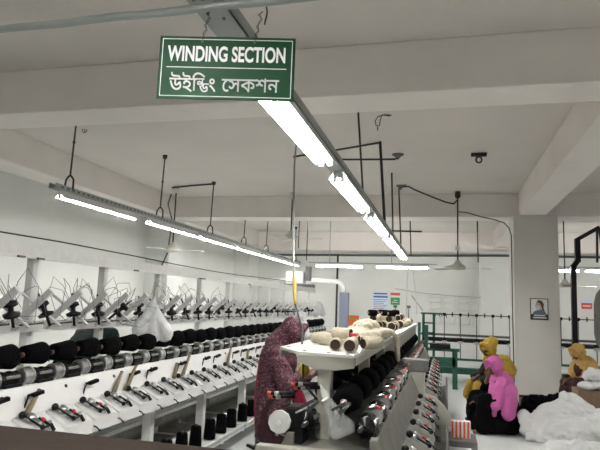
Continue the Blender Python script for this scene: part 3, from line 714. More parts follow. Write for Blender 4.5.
pipe('drop_rod', 'black rod beyond the third twin light ending at a short side bar', [(-.89, 9.6, 3.86), (-.85, 9.6, 2.6)], .013)
pipe('side_bar', 'short black bar sticking out to the right over the far lights', [(-.85, 9.6, 2.86), (-.38, 9.6, 2.85)], .013, cat='bar')
pipe('drop_rod', 'thin black rod dropping to the fourth twin light', [(-.86, 10.75, 3.86), (-.80, 10.75, 2.6)], .013)
pipe('drop_rod', 'thin short black rod over the farthest twin light', [(-.80, 13.2, 3.86), (-.76, 13.2, 2.75)], .013)
pipe('drop_rod', 'thin black rod right of the middle fan with a small box', [(.70, 13.5, 3.86), (.72, 13.5, 2.66)], .014)
pipe('drop_rod', 'thin black rod hanging behind the left end of the back lights', [(-3.55, 14.6, 3.86), (-3.55, 14.6, 2.72)], .012)
pipe('drop_rod', 'thin black rod hanging left of the far ceiling fan', [(-3.42, 13.2, 3.86), (-3.42, 13.2, 2.9)], .012)
pipe('conduit_pipe', 'black conduit from the left fan to the third hanger rod', [(-5.38, 10.38, 3.83), (-4.9, 10.2, 3.825), (-4.34, 10.05, 3.82)], .018)
pipe('wall_cable', 'dark cable running down the left wall past the fan to the machine', [(-5.42, 10.42, 3.70), (-5.62, 10.7, 3.55), (-5.84, 11.36, 3.3), (-5.9, 11.37, 2.6), (-6.02, 11.36, 2.3), (-6.08, 11.36, 1.6), (-6.02, 11.36, 1.2)], .016, 'ironB', 'cable')
pipe('ceiling_cable', 'dark cable sagging from a ceiling box to the middle fan', [(-.80, 10.6, 3.82), (-.67, 10.6, 3.83), (-.55, 10.65, 3.77), (-.28, 10.8, 3.68), (.0, 11.0, 3.60), (.15, 11.2, 3.60), (.22, 11.25, 3.68)], .014, 'iron', 'cable')
t = thing('ceiling_box', 'small grey junction box on the ceiling where the sagging cable starts', 'junction box', (-.80, 10.6, 3.86)); MB().box(-.09, .09, -.04, .04, -.03, 0).build('plate', 'grey', t); MB().lathe([(.03, -.09), (.04, -.03)], (-.02, 0, 0), (0, 0, 1), 12).build('socket', 'grey', t)
pipe('ceiling_cable', 'dark cable bending from the middle fan over and down the pillar edge', [(.25, 11.3, 3.46), (.4, 11.26, 3.44), (.64, 11.25, 3.36), (.9, 11.25, 3.30), (1.07, 11.25, 3.24), (1.16, 11.25, 3.14), (1.20, 11.27, 3.0), (1.205, 11.28, 1.5), (1.215, 11.28, .3)], .011, 'ironB', 'cable')
pipe('back_pipe', 'grey pipe running along the top of the back wall', [(-5.6, 17.42, 3.10), (-2, 17.42, 3.13), (1.8, 17.2, 3.16), (5, 17.42, 3.16)], .035, 'ironB')
# ceiling hooks
t = thing('ceiling_hook', 'black bracket and ring fixed on the bare ceiling right of the lights', 'hook', (.47, 8.46, 3.86))
MB().box(-.11, .11, -.04, .04, -.05, 0, bev=.006).build('bracket', 'iron', t)
MB().tube([(.04 * math.sin(a * PI / 6), 0, -.10 - .045 * math.cos(a * PI / 6 + PI)) for a in range(13)], .013, 8).build('ring', 'iron', t)
t = thing('ceiling_hook', 'small dark wire hook on the ceiling at far left', 'hook', (-4.8, 6.6, 3.86)); MB().tube([(-.04, 0, 0), (-.02, 0, -.05), (.02, 0, -.05), (.04, 0, -.01)], .006, 6).tube([(0, 0, 0), (0, .01, -.05)], .006, 6).build('wire', 'iron', t)
t = thing('ceiling_wire', 'curled loop of black wire hanging from the ceiling', 'wire', (-.78, 6.55, 3.86))
MB().tube([(.16, 0, -.02), (.08, 0, -.01), (.0, .0, -.03), (-.03, 0, -.08), (-.02, 0, -.14), (.02, 0, -.14), (.03, 0, -.06), (.05, 0, -.01), (.14, 0, -.03)], .006, 6).tube([(0, 0, -.15), (.0, 0, -.2)], .006, 6).build('loop', 'iron', t)

# fans
def fan(loc, zt, label, rot, box=False):
    t = thing('ceiling_fan', label, 'ceiling fan', loc)
    MB().lathe([(.02, .16), (.05, .14), (.06, .10), (.11, .07), (.145, .03), (.15, .0), (.13, -.025), (.03, -.035)], (0, 0, 0), (0, 0, 1), 24).build('motor', 'fan', t)
    MB().cyl((0, 0, .14), (0, 0, zt - loc[2] - .06), .014, n=10).build('down_rod', 'iron', t)
    MB().lathe([(.02, -.14), (.055, -.10), (.05, 0)], (0, 0, zt - loc[2]), (0, 0, 1), 14).build('canopy', 'fan' if not box else 'iron', t)
    for k in range(3):
        a = rot + k * 2 * PI / 3; m = Matrix.Rotation(a, 4, 'Z') @ Matrix.Rotation(.16, 4, 'X')
        b = MB(); b.add([m @ Vector(v) for v in ((.12, -.03, 0), (.2, -.055, 0), (.62, -.07, 0), (.65, .0, 0), (.62, .06, 0), (.2, .045, 0), (.12, .03, 0), (.12, -.03, .004), (.2, -.055, .004), (.62, -.07, .004), (.65, .0, .004), (.62, .06, .004), (.2, .045, .004), (.12, .03, .004))],
              [(0, 1, 2, 3, 4, 5, 6), (13, 12, 11, 10, 9, 8, 7)] + [(i, (i + 1) % 7, 7 + (i + 1) % 7, 7 + i) for i in range(7)])
        b.build('blade', 'fan', t)
    if box: MB().box(-.05, .05, -.04, .04, .34, .42).build('regulator_box', 'white', t)
    return t
fan((-5.30, 10.4, 2.56), H, 'cream ceiling fan below the left row of lights near the left wall', .15)
fan((-3.07, 11.2, 2.91), H, 'cream ceiling fan behind the hanging cable', .1)
fan((.23, 11.3, 2.37), H, 'cream ceiling fan left of the pillar on a long rod', .2, True)
fan((2.62, 14.0, 2.2), H, 'cream ceiling fan on the right side of the pillar', 0.0)
# hanging cable with yellow sheath
hc = thing('hanging_cable', 'long cable hanging from the ceiling to the middle machine with a yellow sheath', 'cable', (0, 0, 0))
MB().tube([(-1.44, 5.35, 3.42), (-1.39, 5.1, 2.9), (-1.33, 4.9, 2.5), (-1.25, 4.65, 2.1), (-1.17, 4.4, 1.80)], .0085, 8).build('grey_cable', 'galv', hc)
MB().tube([(-1.17, 4.4, 1.80), (-1.155, 4.38, 1.74), (-1.14, 4.33, 1.68), (-1.10, 4.22, 1.59)], .0, 8, [.010, .016, .013, .011]).build('yellow_sheath', 'yelrubber', hc)
MB().tube([(-1.10, 4.22, 1.59), (-1.04, 4.1, 1.50), (-.96, 3.9, 1.42), (-.885, 3.6, 1.33), (-.80, 3.3, 1.24), (-.74, 3.06, 1.19), (-.69, 3.0, 1.15), (-.66, 3.05, 1.10)], .007, 8).build('black_cable', 'iron', hc)
# pale cords
pipe('pale_cord', 'pale cord hanging from the end of the twin tube lights, left one', [(-.80, 13.0, 2.5), (-.84, 13.0, 1.9), (-.83, 13.0, 1.4)], .010, 'pvc', 'cord')
pipe('pale_cord', 'pale cord hanging from the end of the twin tube lights, right one', [(-.72, 13.0, 2.5), (-.64, 13.0, 1.9), (-.62, 13.0, 1.45)], .010, 'pvc', 'cord')

# ------------------------------------------------------------------ back wall items
pv = thing('white_duct_pipe', 'white pipe along the back left turning down beside the blue grey duct', 'pipe', (0, 0, 0))
MB().tube([(-5.6, 16.9, 2.27), (-3.4, 16.9, 2.29), (-3.12, 16.9, 2.28), (-3.0, 16.9, 2.22), (-2.94, 16.9, 2.10), (-2.93, 16.9, 1.95)], .075, 14).build('pipe', 'pvc', pv)
MB().box(-3.04, -2.78, 16.8, 17.0, .5, 1.96, bev=.01).build('vertical_duct', 'duct', pv)
pipe('wall_pipe', 'thin black pipe standing on the back wall left of the blue grey duct', [(-3.16, 17.0, 3.1), (-3.16, 17.0, .5)], .03, 'iron')
wb = thing('white_box', 'white box on the white pipe above the far end of the left machine', 'box', (-4.05, 15.5, 2.12))
MB().box(-.24, .24, -.2, .2, 0, .36, bev=.02).build('casing', 'pvc', wb); MB().box(.28, .42, -.1, .1, .1, .5).build('frame', 'dsteel', wb); MB().box(-.3, .5, -.22, .22, -.08, 0).build('bracket_shelf', 'dsteel', wb)
nb = thing('blue_notice', 'tall pale blue paper notice with dark blue heading on the back wall', 'notice', (-1.945, 17.89, 1.66))
MB().box(-.245, .245, -.008, 0, -.37, .37).build('sheet', 'paperblue', nb)
MB().box(-.22, .20, -.012, -.008, .30, .345).build('heading', 'ink', nb); MB().box(-.22, .22, -.012, -.008, .20, .25).build('heading', 'ink', nb)
for k in range(9): MB().box(-.22, .22 - (k % 3) * .06, -.011, -.008, .13 - k * .055, .145 - k * .055).build('text_line', 'inkr' if k in (4, 6) else 'ink', nb)
ng = thing('green_red_notice', 'small notice with red heading over green block on the back wall', 'notice', (-1.495, 17.89, 1.84))
MB().box(-.15, .15, -.008, 0, -.19, .19).build('sheet', 'paper', ng); MB().box(-.145, .145, -.011, -.008, .10, .185).build('heading', 'inkr', ng); MB().box(-.14, .14, -.011, -.008, -.185, .04).build('green_block', 'inkg', ng)
MB().box(-.05, .07, -.013, -.011, -.06, -.04).build('text_line', 'paper', ng); MB().box(-.10, .09, -.013, -.011, -.12, -.10).build('text_line', 'paper', ng)
no = thing('orange_notice', 'orange notice board low on the back wall behind the cream heap', 'notice', (-2.84, 17.89, 1.12))
MB().box(-.24, .24, -.01, 0, -.16, .16).build('sheet', 'orange', no); MB().box(-.18, .18, -.013, -.01, .02, .09).build('text_line', 'yellow', no)
nr = thing('red_white_notice', 'white and red notice on the back wall right of the pillar', 'notice', (3.9, 17.89, 1.88))
MB().box(-.14, .14, -.008, 0, -.16, .17).build('sheet', 'paperblue', nr); MB().box(-.14, .14, -.011, -.008, -.15, .02).build('red_block', 'inkr', nr); MB().box(-.10, .10, -.013, -.011, -.08, -.05).build('text_line', 'paper', nr)
# poster on the pillar
pp = thing('mask_poster', 'small framed poster of a person in a face mask on the pillar', 'poster', (1.665, 11.295, 1.65))
MB().box(-.155, .155, -.012, 0, -.195, .195, bev=.002).build('picture_frame', 'frame', pp)
MB().box(-.14, .14, -.014, -.011, -.09, .18).build('picture', 'paper', pp)
MB().prism([(-.12, -.10), (-.10, -.05), (-.04, -.02), (.03, .0), (.09, -.03), (.125, -.10)], -.016, -.013).build('jacket', 'jacketprint', pp)
MB().prism([(-.05, .12), (-.07, .06), (-.05, .0), (.0, -.02), (.04, .01), (.06, .08), (.02, .14)], -.018, -.015).build('face', 'faceprint', pp)
MB().prism([(-.05, .13), (-.01, .165), (.05, .15), (.08, .09), (.07, .02), (.09, -.02), (.05, -.02), (.035, .05), (.01, .11)], -.020, -.017).build('hair', 'hairbrown', pp)
MB().prism([(-.075, .055), (-.02, .065), (.015, .04), (.0, -.02), (-.05, -.015)], -.022, -.019).build('face_mask', 'mask', pp)
MB().box(-.09, .10, -.014, -.011, -.125, -.105).build('text_line', 'paper', pp); MB().box(-.11, .12, -.014, -.011, -.165, -.145).build('text_line', 'paper', pp)
# right hand ducts
rd = thing('black_duct', 'black square duct rising right of the pillar and bending along the ceiling', 'duct', (0, 13, 0))
b = MB(); b.obox((2.585, 0, .0), (2.60, 0, 2.60), .10, .10); b.build('lower_duct', 'bmetal', rd)
b = MB(); b.obox((2.60, 0, 2.56), (2.69, 0, 2.70), .10, .10); b.build('offset_duct', 'bmetal', rd)
b = MB(); b.obox((2.69, 0, 2.66), (2.69, 0, 3.15), .12, .10); b.build('upper_duct', 'bmetal', rd)
b = MB(); b.obox((2.66, 0, 3.12), (3.12, 0, 3.40), .08, .08); b.build('sloping_duct', 'bmetal', rd)
b = MB(); b.obox((3.08, 0, 3.40), (3.06, 0, 2.66), .04, .04); b.build('drop_bar', 'bmetal', rd)
b = MB(); b.obox((3.12, 0, 3.40), (3.20, 0, 2.66), .05, .05); b.build('drop_bar', 'bmetal', rd)
gf = thing('grey_hanging_case', 'drab grey upright machine case at the right edge above the golden scarf', 'case', (2.50, 10.5, 1.02))
MB().prism([(-.06, .10), (-.09, .25), (-.08, .75), (-.04, .92), (.02, 1.0), (.30, 1.0), (.30, .0), (.0, .0)], -.1, .1).build('case', 'grey', gf)
MB().cyl((.1, 0, 1.0), (.1, 0, H - 1.02), .025, n=10).build('stem', 'dsteel', gf)
MB().box(-.10, .3, -.03, .03, .52, .57).build('bar', 'dsteel', gf)
# wire frames on the back wall
for k, x in enumerate((-.45, -.05, .38, .80)):
    t = thing('wire_frame', 'thin grey wire frame mounted on the back wall above the green machine', 'wire frame', (x, 17.86, 1.15), 0, 'wire frames on the back wall')
    b = MB()
    for q in (0, .32): b.cyl((q, 0, 0), (q, 0, .78), .008, n=6)
    for q in (.0, .2, .42, .62, .78): b.cyl((0, 0, q), (.32, 0, q), .008, n=6)
    b.build('wires', 'arm', t)
pipe('wall_wire', 'thin sagging wire strung across the back wall over the green machine', [(-1.5, 17.85, 2.15), (-.6, 17.85, 2.03), (.3, 17.85, 1.98), (1.0, 17.2, 1.95)], .006, 'wire', 'wire')
tag(MB().obox((-1.0, 17.8, 1.95), (-.62, 16.8, 1.52), .012, .012).build('brace_rod', 'dsteel'), 'thin slanting dark rod above the left corner of the green machine', 'rod')

# green machine at the back
gm = thing('green_winding_machine', 'dark green steel winding frame standing along the back behind the seated persons', 'winding machine', (0, 14, 0))
def bx(n, x0, x1, z0, z1, m='greenp', y0=-.03, y1=.03): return MB().box(x0, x1, y0, y1, z0, z1).build(n, m, gm)
bx('top_rail', -.56, .02, 1.45, 1.49); bx('top_rod', .0, 4.6, 1.455, 1.475, 'bmetal')
bx('middle_rail', -.56, 4.6, .97, 1.02, 'dsteel'); bx('drum_beam', -.50, 4.6, .84, .93, 'bmetal', -.06, .06)
bx('cross_rail', -.75, 4.6, .42, .47); bx('low_beam', -.2, 4.6, .12, .26, 'greenp', -.1, .1)
for x in (-.50, -.26, 2.15, 4.5): bx('post', x - .03, x + .03, 0, 1.47)
for z in (1.23, .75, 1.0): bx('rung', -.50, -.26, z, z + .035)
for k in range(12):
    x = -.02 + k * .36
    MB().cyl((x, -.05, .45), (x, -.05, 1.47), .010, n=8).build('spindle_rod', 'dsteel', gm)
    MB().box(x - .05, x + .05, -.09, -.02, .80, .86).build('clamp', 'steel', gm)
    MB().box(x - .03, x + .03, -.09, -.02, 1.43, 1.50).build('top_clamp', 'bmetal', gm)
    MB().cyl((x + .18, -.05, 1.42), (x + .18, -.05, 1.52), .014, n=8).build('pin', 'bmetal', gm)
    MB().lathe([(.015, -.11), (.045, -.10), (.045, .10), (.015, .11)], (x + .18, -.09, .88), (1, 0, 0), 12).build('drum', 'bmetal', gm)
for k in range(7): MB().prism([(-.30 + k * .05, 1.45), (-.27 + k * .05, 1.46), (-.26 + k * .05, 1.36 + .03 * (k % 3))], -.04, -.03).build('green_thread_end', 'greenp', gm)
# nearer green stand
gs = thing('green_stand', 'green steel stand with thick leg in front of the green winding frame', 'stand', (0, 12.2, 0))
MB().box(-.42, .28, -.05, .05, .74, .80).build('top_rail', 'greenp', gs); MB().box(.14, .24, -.05, .05, 0, .76).build('leg', 'greenp', gs); MB().box(-.42, -.34, -.05, .05, 0, 1.25).build('leg', 'greenp', gs)
MB().box(-.42, .20, -.05, .05, .44, .62).build('side_box', 'greenp', gs); MB().box(-.30, .10, -.3, .05, .80, .90).build('shelf_box', 'bmetal', gs)
MB().cyl((-.52, -.05, 0), (-.52, -.05, 1.3), .03, n=8).build('back_leg', 'greenp', gs)

# ------------------------------------------------------------------ cloth piles and box, right foreground
tag(blob('white_cloth_pile', [('e', (1.50, 8.2, .08), (.50, .50, .24)), ('e', (1.46, 8.35, .28), (.28, .28, .17)), ('c', (1.12, 8.15, .20), .09, (1.46, 8.35, .42), .07), ('c', (1.50, 8.38, .46), .075, (1.62, 8.42, .47), .07), ('c', (1.62, 8.4, .44), .09, (1.80, 8.3, .28), .12), ('e', (2.1, 8.2, .14), (.55, .5, .25)),
     ('c', (1.02, 8.05, .12), .085, (1.02, 8.15, .24), .075), ('c', (1.05, 7.95, .06), .07, (1.2, 7.9, .06), .08), ('e', (2.6, 8.4, .12), (.5, .6, .24)), ('c', (1.25, 8.0, .2), .09, (1.9, 7.85, .18), .11)],
     'cloth', None, .012, 1, .05, 3.0, ridge=.045, floor=.003), 'large rumpled white cloth pile on the floor before the pillar', 'cloth')
tag(blob('white_cloth_bundle', [('e', (1.30, 7.0, .02), (.34, .3, .20)), ('e', (1.08, 6.95, .0), (.22, .25, .12)), ('e', (1.65, 7.1, .02), (.4, .4, .17)), ('c', (1.0, 6.9, .05), .07, (1.4, 7.0, .16), .08)], 'cloth', None, .012, 1, .03, 4, ridge=.03, floor=.003), 'white cloth bundle nearest the camera at the bottom right', 'cloth')
tag(blob('black_cloth_pile', [('e', (1.35, 9.1, .15), (.28, .25, .24)), ('e', (1.22, 9.0, .24), (.14, .2, .16)), ('e', (1.50, 9.05, .34), (.12, .12, .10)), ('e', (1.32, 9.05, .32), (.13, .12, .09)), ('e', (1.12, 9.0, .12), (.12, .2, .14))], 'blackcloth', None, .016, 1, .03, 9, ridge=.04, floor=.003), 'fuzzy black yarn pile on the floor at the foot of the pillar', 'cloth')
tag(blob('black_cloth_bundle', [('e', (.98, 8.7, .10), (.14, .15, .15)), ('e', (.93, 8.5, .06), (.10, .15, .09)), ('e', (1.08, 8.65, .08), (.10, .12, .12))], 'blackcloth', None, .016, 1, .03, 9, ridge=.02, floor=.003), 'small black bundle between the pink scarfed person and the white pile', 'cloth')
bb = thing('brown_board', 'brown board standing low against the pillar front behind the black yarn', 'board', (1.10, 9.6, 0)); MB().box(0, .17, -.02, .02, 0, .33).build('panel', 'card', bb); MB().box(0, .17, -.03, -.02, .30, .33).build('edge', 'core', bb)
cb = thing('cardboard_box', 'brown cardboard box with white bundles on it at the right edge', 'box', (1.83, 9.05, 0))
MB().box(0, .75, 0, .45, 0, .52).build('carton', 'card', cb); MB().box(.18, .215, -.004, 0, 0, .52).build('tape', 'stick', cb)
tag(blob('white_bundle', [('e', (1.98, 9.2, .575), (.13, .16, .055)), ('e', (2.2, 9.25, .585), (.18, .17, .065))], 'cloth', None, .014, 2, .014, 7, ridge=.01, floor=.522), 'white bundle lying flat on the cardboard box', 'cloth')
tag(blob('white_bundle', [('e', (2.12, 9.3, .71), (.15, .13, .08)), ('c', (1.98, 9.25, .69), .05, (2.05, 9.3, .78), .05), ('c', (2.05, 9.3, .78), .05, (2.25, 9.3, .70), .06)], 'cloth', None, .014, 2, .02, 7, ridge=.02), 'crumpled white bundle on top of the flat one on the cardboard box', 'cloth')

# ------------------------------------------------------------------ people
def hand(wrist, dirv, side=1, curl=.6, up=(0, 0, 1), r=.009, s=1.):
    """palm and five bent fingers as capsules"""
    w = Vector(wrist); d = Vector(dirv).normalized(); u = Vector(up); a = d.cross(u).normalized(); n = a.cross(d).normalized()
    P = [('c', w, .022 * s, w + d * .05 * s, .024 * s), ('c', w + d * .02 * s + a * .018 * s, .017 * s, w + d * .07 * s + a * .026 * s, .013 * s), ('c', w + d * .02 * s - a * .018 * s, .017 * s, w + d * .07 * s - a * .026 * s, .013 * s)]
    for k, (o, l) in enumerate(((-.030, .062), (-.010, .075), (.010, .070), (.029, .055))):
        b0 = w + d * .075 * s + a * o * s; d1 = (d - n * curl * .5).normalized(); d2 = (d - n * curl * 1.6).normalized()
        b1 = b0 + d1 * l * .5 * s; b2 = b1 + d2 * l * .5 * s; P += [('c', b0, r * s, b1, r * .9 * s), ('c', b1, r * .9 * s, b2, r * .75 * s)]
    t0 = w + d * .02 * s - a * side * .024 * s; t1 = t0 + (d * .6 - a * side * .8).normalized() * .035 * s; t2 = t1 + (d * .9 - n * .3).normalized() * .03 * s
    P += [('c', t0, r * 1.2 * s, t1, r * 1.1 * s), ('c', t1, r * 1.1 * s, t2, r * .85 * s)]
    return P
def head(c, f, s=1.):
    """head with nose, brow, chin, ears; f = facing direction"""
    c = Vector(c); f = Vector(f).normalized(); a = f.cross(Vector((0, 0, 1))).normalized(); u = a.cross(f).normalized()
    P = [('e', c, (.080 * s, .080 * s, .102 * s)), ('c', c + f * .02 - u * .05 * s, .052 * s, c + f * .042 * s - u * .078 * s, .030 * s),
         ('c', c + f * .072 * s + u * .01 * s, .011 * s, c + f * .094 * s - u * .024 * s, .013 * s), ('c', c + f * .066 * s + a * .03 * s + u * .024 * s, .014 * s, c + f * .066 * s - a * .03 * s + u * .024 * s, .014 * s),
         ('c', c + f * .073 * s + a * .014 * s - u * .052 * s, .009 * s, c + f * .073 * s - a * .014 * s - u * .052 * s, .009 * s)]
    for q in (1, -1): P.append(('e', c + a * q * .082 * s - u * .005, (.014 * s, .016 * s, .028 * s)))
    return P
def eyes(parent, c, f, s=1.):
    c = Vector(c); f = Vector(f).normalized(); a = f.cross(Vector((0, 0, 1))).normalized(); u = a.cross(f).normalized()
    for q in (1, -1): MB().ball(c + f * .073 * s + a * q * .029 * s + u * .008 * s, .010 * s, 10, 7).build('eye', 'eye', parent)
def hood(c, f, s=1.):
    """scarf wound round the head leaving the face open towards f"""
    c = Vector(c); f = Vector(f).normalized(); a = f.cross(Vector((0, 0, 1))).normalized(); u = a.cross(f).normalized(); P = []
    P.append(('e', c - f * .032 * s + u * .012 * s, (.102 * s, .102 * s, .120 * s)))
    ring = [c + f * .035 * s + (a * math.cos(t) * .088 + u * (math.sin(t) * .112 + .004)) * s for t in [2 * PI * k / 14 for k in range(14)]]
    for i in range(14): P.append(('c', ring[i], .022 * s, ring[(i + 1) % 14], .022 * s))
    P.append(('c', c + f * .02 * s - u * .13 * s, .05 * s, c - f * .03 * s - u * .17 * s, .075 * s))
    return P

# standing person in patterned plum wrap, back three quarters to the camera, busy at the table
pw = thing('person', 'standing person in patterned plum wrap with crimson edge, bent over the middle table', 'person', (-1.385, 4.66, 0), math.radians(14))
HC = (.17, 0, 1.335); F = (.85, -.05, -.5)
body = [('c', (.02, .06, .06), .042, (.02, .055, .42), .048), ('c', (.02, .055, .42), .052, (.01, .05, .78), .072), ('c', (.02, -.06, .06), .042, (.02, -.055, .42), .048), ('c', (.02, -.055, .42), .052, (.01, -.05, .78), .072),
        ('c', (-.0, .06, .04), .035, (.15, .07, .03), .028), ('c', (-.0, -.06, .04), .035, (.15, -.07, .03), .028),
        ('e', (.01, 0, .84), (.11, .12, .13)), ('c', (0, 0, .85), .12, (.06, 0, 1.10), .13), ('c', (.06, .11, 1.14), .06, (.06, -.11, 1.14), .06), ('c', (.08, 0, 1.16), .055, (.13, 0, 1.28), .045),
        ('c', (.06, .16, 1.13), .05, (.13, .20, .92), .042), ('c', (.13, .20, .92), .040, (.34, .10, 1.03), .026), ('c', (.06, -.16, 1.13), .05, (.14, -.20, .93), .042), ('c', (.14, -.20, .93), .040, (.34, -.10, 1.04), .026)]
body += head(HC, F) + hand((.34, .10, 1.03), (.8, -.3, .1), 1, .8) + hand((.34, -.10, 1.04), (.8, .3, .1), -1, .8)
blob('body', body, 'skin', pw, .0075, 1)
eyes(pw, HC, F)
dress = [('c', (.04, 0, 1.08), .145, (.02, 0, .80), .135), ('c', (.02, .02, .80), .13, (.02, .03, .12), .15), ('c', (.02, -.02, .80), .13, (.02, -.03, .12), .15)]
blob('dress', dress, 'maroon', pw, .014, 3, .01, 7, ridge=.012)
wrap = hood(HC, F, 1.0) + [('c', (.07, .12, 1.16), .09, (.07, -.12, 1.16), .09), ('c', (.04, 0, 1.13), .155, (.01, 0, .82), .145), ('c', (.01, .0, .80), .145, (.02, .0, .42), .14), ('c', (.02, 0, .42), .14, (.03, 0, .25), .145),
        ('c', (.05, .17, 1.12), .075, (.12, .21, .93), .075), ('c', (.12, .21, .93), .075, (.27, .12, 1.0), .05), ('c', (.05, -.17, 1.12), .075, (.13, -.21, .94), .078), ('c', (.13, -.21, .94), .075, (.27, -.12, 1.01), .05),
        ('c', (.13, -.2, .92), .06, (.05, -.16, .70), .07), ('c', (.02, 0, 1.24), .10, (.08, 0, 1.32), .09)]
blob('patterned_wrap', wrap, 'plum', pw, .011, 3, .008, 7, ridge=.012)['label'] = 'plum wrap with a fine pale pattern'
edge = [('c', (-.09, .13, 1.10), .045, (-.10, .12, .92), .05), ('c', (-.10, .12, .92), .05, (-.10, .08, .70), .055), ('c', (-.10, .08, .7), .05, (-.09, .06, .52), .045)]
blob('crimson_cloth', edge, 'crimson', pw, .012, 2, .006, 9)['label'] = 'bright crimson cloth showing down the back'
blob('crimson_sleeve', [('c', (.20, -.16, .90), .05, (.24, -.12, .78), .06)], 'crimson', pw, .012, 2)['label'] = 'bright crimson sleeve'

def seated(loc, rz, label, dress_m, skinm, lean, hs, knees, H_, headf, arm_up=False, hoodmat='pink'):
    """sitting on something low: hs seat height, H_ height of the head centre, knees their height"""
    t = thing('person', label, 'person', loc, rz)
    HC = (lean + .06, 0, H_); sh = H_ - .20
    b = [('e', (0, 0, hs + .12), (.14, .17, .12)), ('c', (0, 0, hs + .14), .12, (lean * .8, 0, sh - .05), .12), ('c', (lean * .8, .11, sh), .055, (lean * .8, -.11, sh), .055), ('c', (lean * .9, 0, sh), .05, (lean + .03, 0, H_ - .08), .045)]
    for q in (1, -1):
        b += [('c', (.02, q * .10, hs + .11), .080, (.34, q * .14, knees), .060), ('c', (.34, q * .14, knees), .056, (.34, q * .11, .07), .038), ('c', (.32, q * .11, .045), .035, (.46, q * .12, .03), .026)]
    el = (.22, -.19, sh - .20); wr = (.19, -.06, H_ - .13) if arm_up else (.34, -.02, sh - .20)
    b += [('c', (lean * .8, -.16, sh - .01), .046, el, .04), ('c', el, .038, wr, .026)] + hand(wr, (.0, .15, .8) if arm_up else (.8, .3, -.1), -1, .5)
    el2 = (.22, .20, sh - .22); wr2 = (.34, .02, sh - .24)
    b += [('c', (lean * .8, .16, sh - .01), .046, el2, .04), ('c', el2, .038, wr2, .026)] + hand(wr2, (.8, -.3, -.1), 1, .5)
    b += head(HC, headf)
    blob('body', b, skinm, t, .0085, 1); eyes(t, HC, headf)
    blob('dress', [('e', (0, 0, hs + .12), (.19, .21, .14)), ('c', (0, 0, hs + .14), .16, (lean * .8, 0, sh - .04), .14), ('c', (lean * .8, -.15, sh - .01), .068, el, .062), ('c', (lean * .8, .15, sh - .01), .068, el2, .062), ('c', el2, .06, (.34, .14, sh - .20), .05)] + ([('c', el, .06, (.36, -.11, sh - .19), .045)] if not arm_up else [('c', el, .06, (.205, -.12, sh - .04), .045)]), dress_m, t, .014, 2, .008, 9)
    lg = [('c', (.0, q * .09, hs + .11), .12, (.34, q * .14, knees), .085) for q in (1, -1)] + [('c', (.34, q * .14, knees), .085, (.35, q * .13, .10), .105) for q in (1, -1)]
    lg += [('c', (.34, .12, knees - .04), .08, (.34, -.12, knees - .04), .08), ('e', (.08, 0, .09), (.34, .24, .10)), ('c', (0, 0, hs + .05), .17, (0, 0, .12), .20), ('c', (.20, 0, knees - .08), .14, (.22, 0, .14), .20)]
    blob('skirt', lg, 'blackcloth' if dress_m != 'maroon' else 'maroon', t, .016, 3, .012, 8, ridge=.012, floor=.004)
    hd = hood(HC, headf, 1.06) + [('c', (lean, 0, H_ - .12), .085, (lean * .8, 0, sh), .12)]
    return t, hd, sh
t, hd, sh = seated((.76, 8.3, 0), math.radians(200), 'seated person in bright pink scarf and shawl, black skirt, hand raised to the face', 'blackcloth', 'skin', .08, .26, .44, .84, (.9, .25, -.5), True)
hd += [('c', (.06, .12, sh - .01), .10, (.06, -.12, sh - .01), .10), ('c', (.02, 0, sh), .15, (.0, 0, sh - .26), .18), ('c', (.05, -.15, sh), .09, (.13, -.2, sh - .20), .09), ('c', (.10, .14, sh - .04), .09, (.20, .18, sh - .24), .09),
       ('c', (.14, .05, sh - .1), .08, (.22, .10, sh - .40), .075), ('c', (.0, .16, sh - .1), .11, (.04, .21, sh - .36), .09), ('c', (.22, .10, sh - .40), .06, (.24, .14, sh - .48), .04), ('c', (.13, 0, .84 - .13), .05, (.15, .04, sh - .06), .06)]
blob('pink_shawl', hd, 'pink', t, .011, 2, .007, 8, ridge=.014, floor=.03)
t, hd, sh = seated((.77, 9.0, 0), math.radians(205), 'seated person in mustard yellow hood behind the pink scarfed one, dark clothes', 'dkgreen', 'skin2', .12, .40, .50, 1.03, (.9, .1, -.55))
hd += [('c', (.10, .0, 1.14), .07, (.13, 0, 1.185), .035), ('c', (.03, .14, sh + .03), .085, (-.02, .22, sh - .12), .08), ('c', (.0, .10, sh + .04), .10, (-.08, .12, sh - .08), .10), ('c', (.17, -.07, 1.0), .035, (.17, -.07, .84), .045)]
blob('yellow_hood', hd, 'yellow', t, .011, 2, .008, 9, ridge=.014)
blob('yellow_lap_cloth', [('c', (.46, -.02, .54), .06, (.50, -.04, .38), .06), ('c', (.42, .14, .53), .07, (.46, .18, .44), .06)], 'yellow', t, .012, 2, .01, 10)['label'] = 'mustard cloth over the knees'
t, hd, sh = seated((2.20, 9.95, 0), math.radians(200), 'seated person in golden scarf right of the pillar, maroon clothes, leaning forward', 'maroon', 'skin2', .16, .36, .52, .985, (.85, .1, -.6))
hd += [('c', (.10, .14, sh), .11, (.10, -.14, sh), .11), ('c', (.08, 0, sh), .17, (.02, 0, sh - .24), .19), ('c', (.14, -.15, sh), .09, (.25, -.16, sh - .30), .08), ('c', (.1, .16, sh), .10, (.2, .2, sh - .3), .10)]
blob('golden_scarf', hd, 'gold', t, .012, 2, .006, 9, ridge=.014)
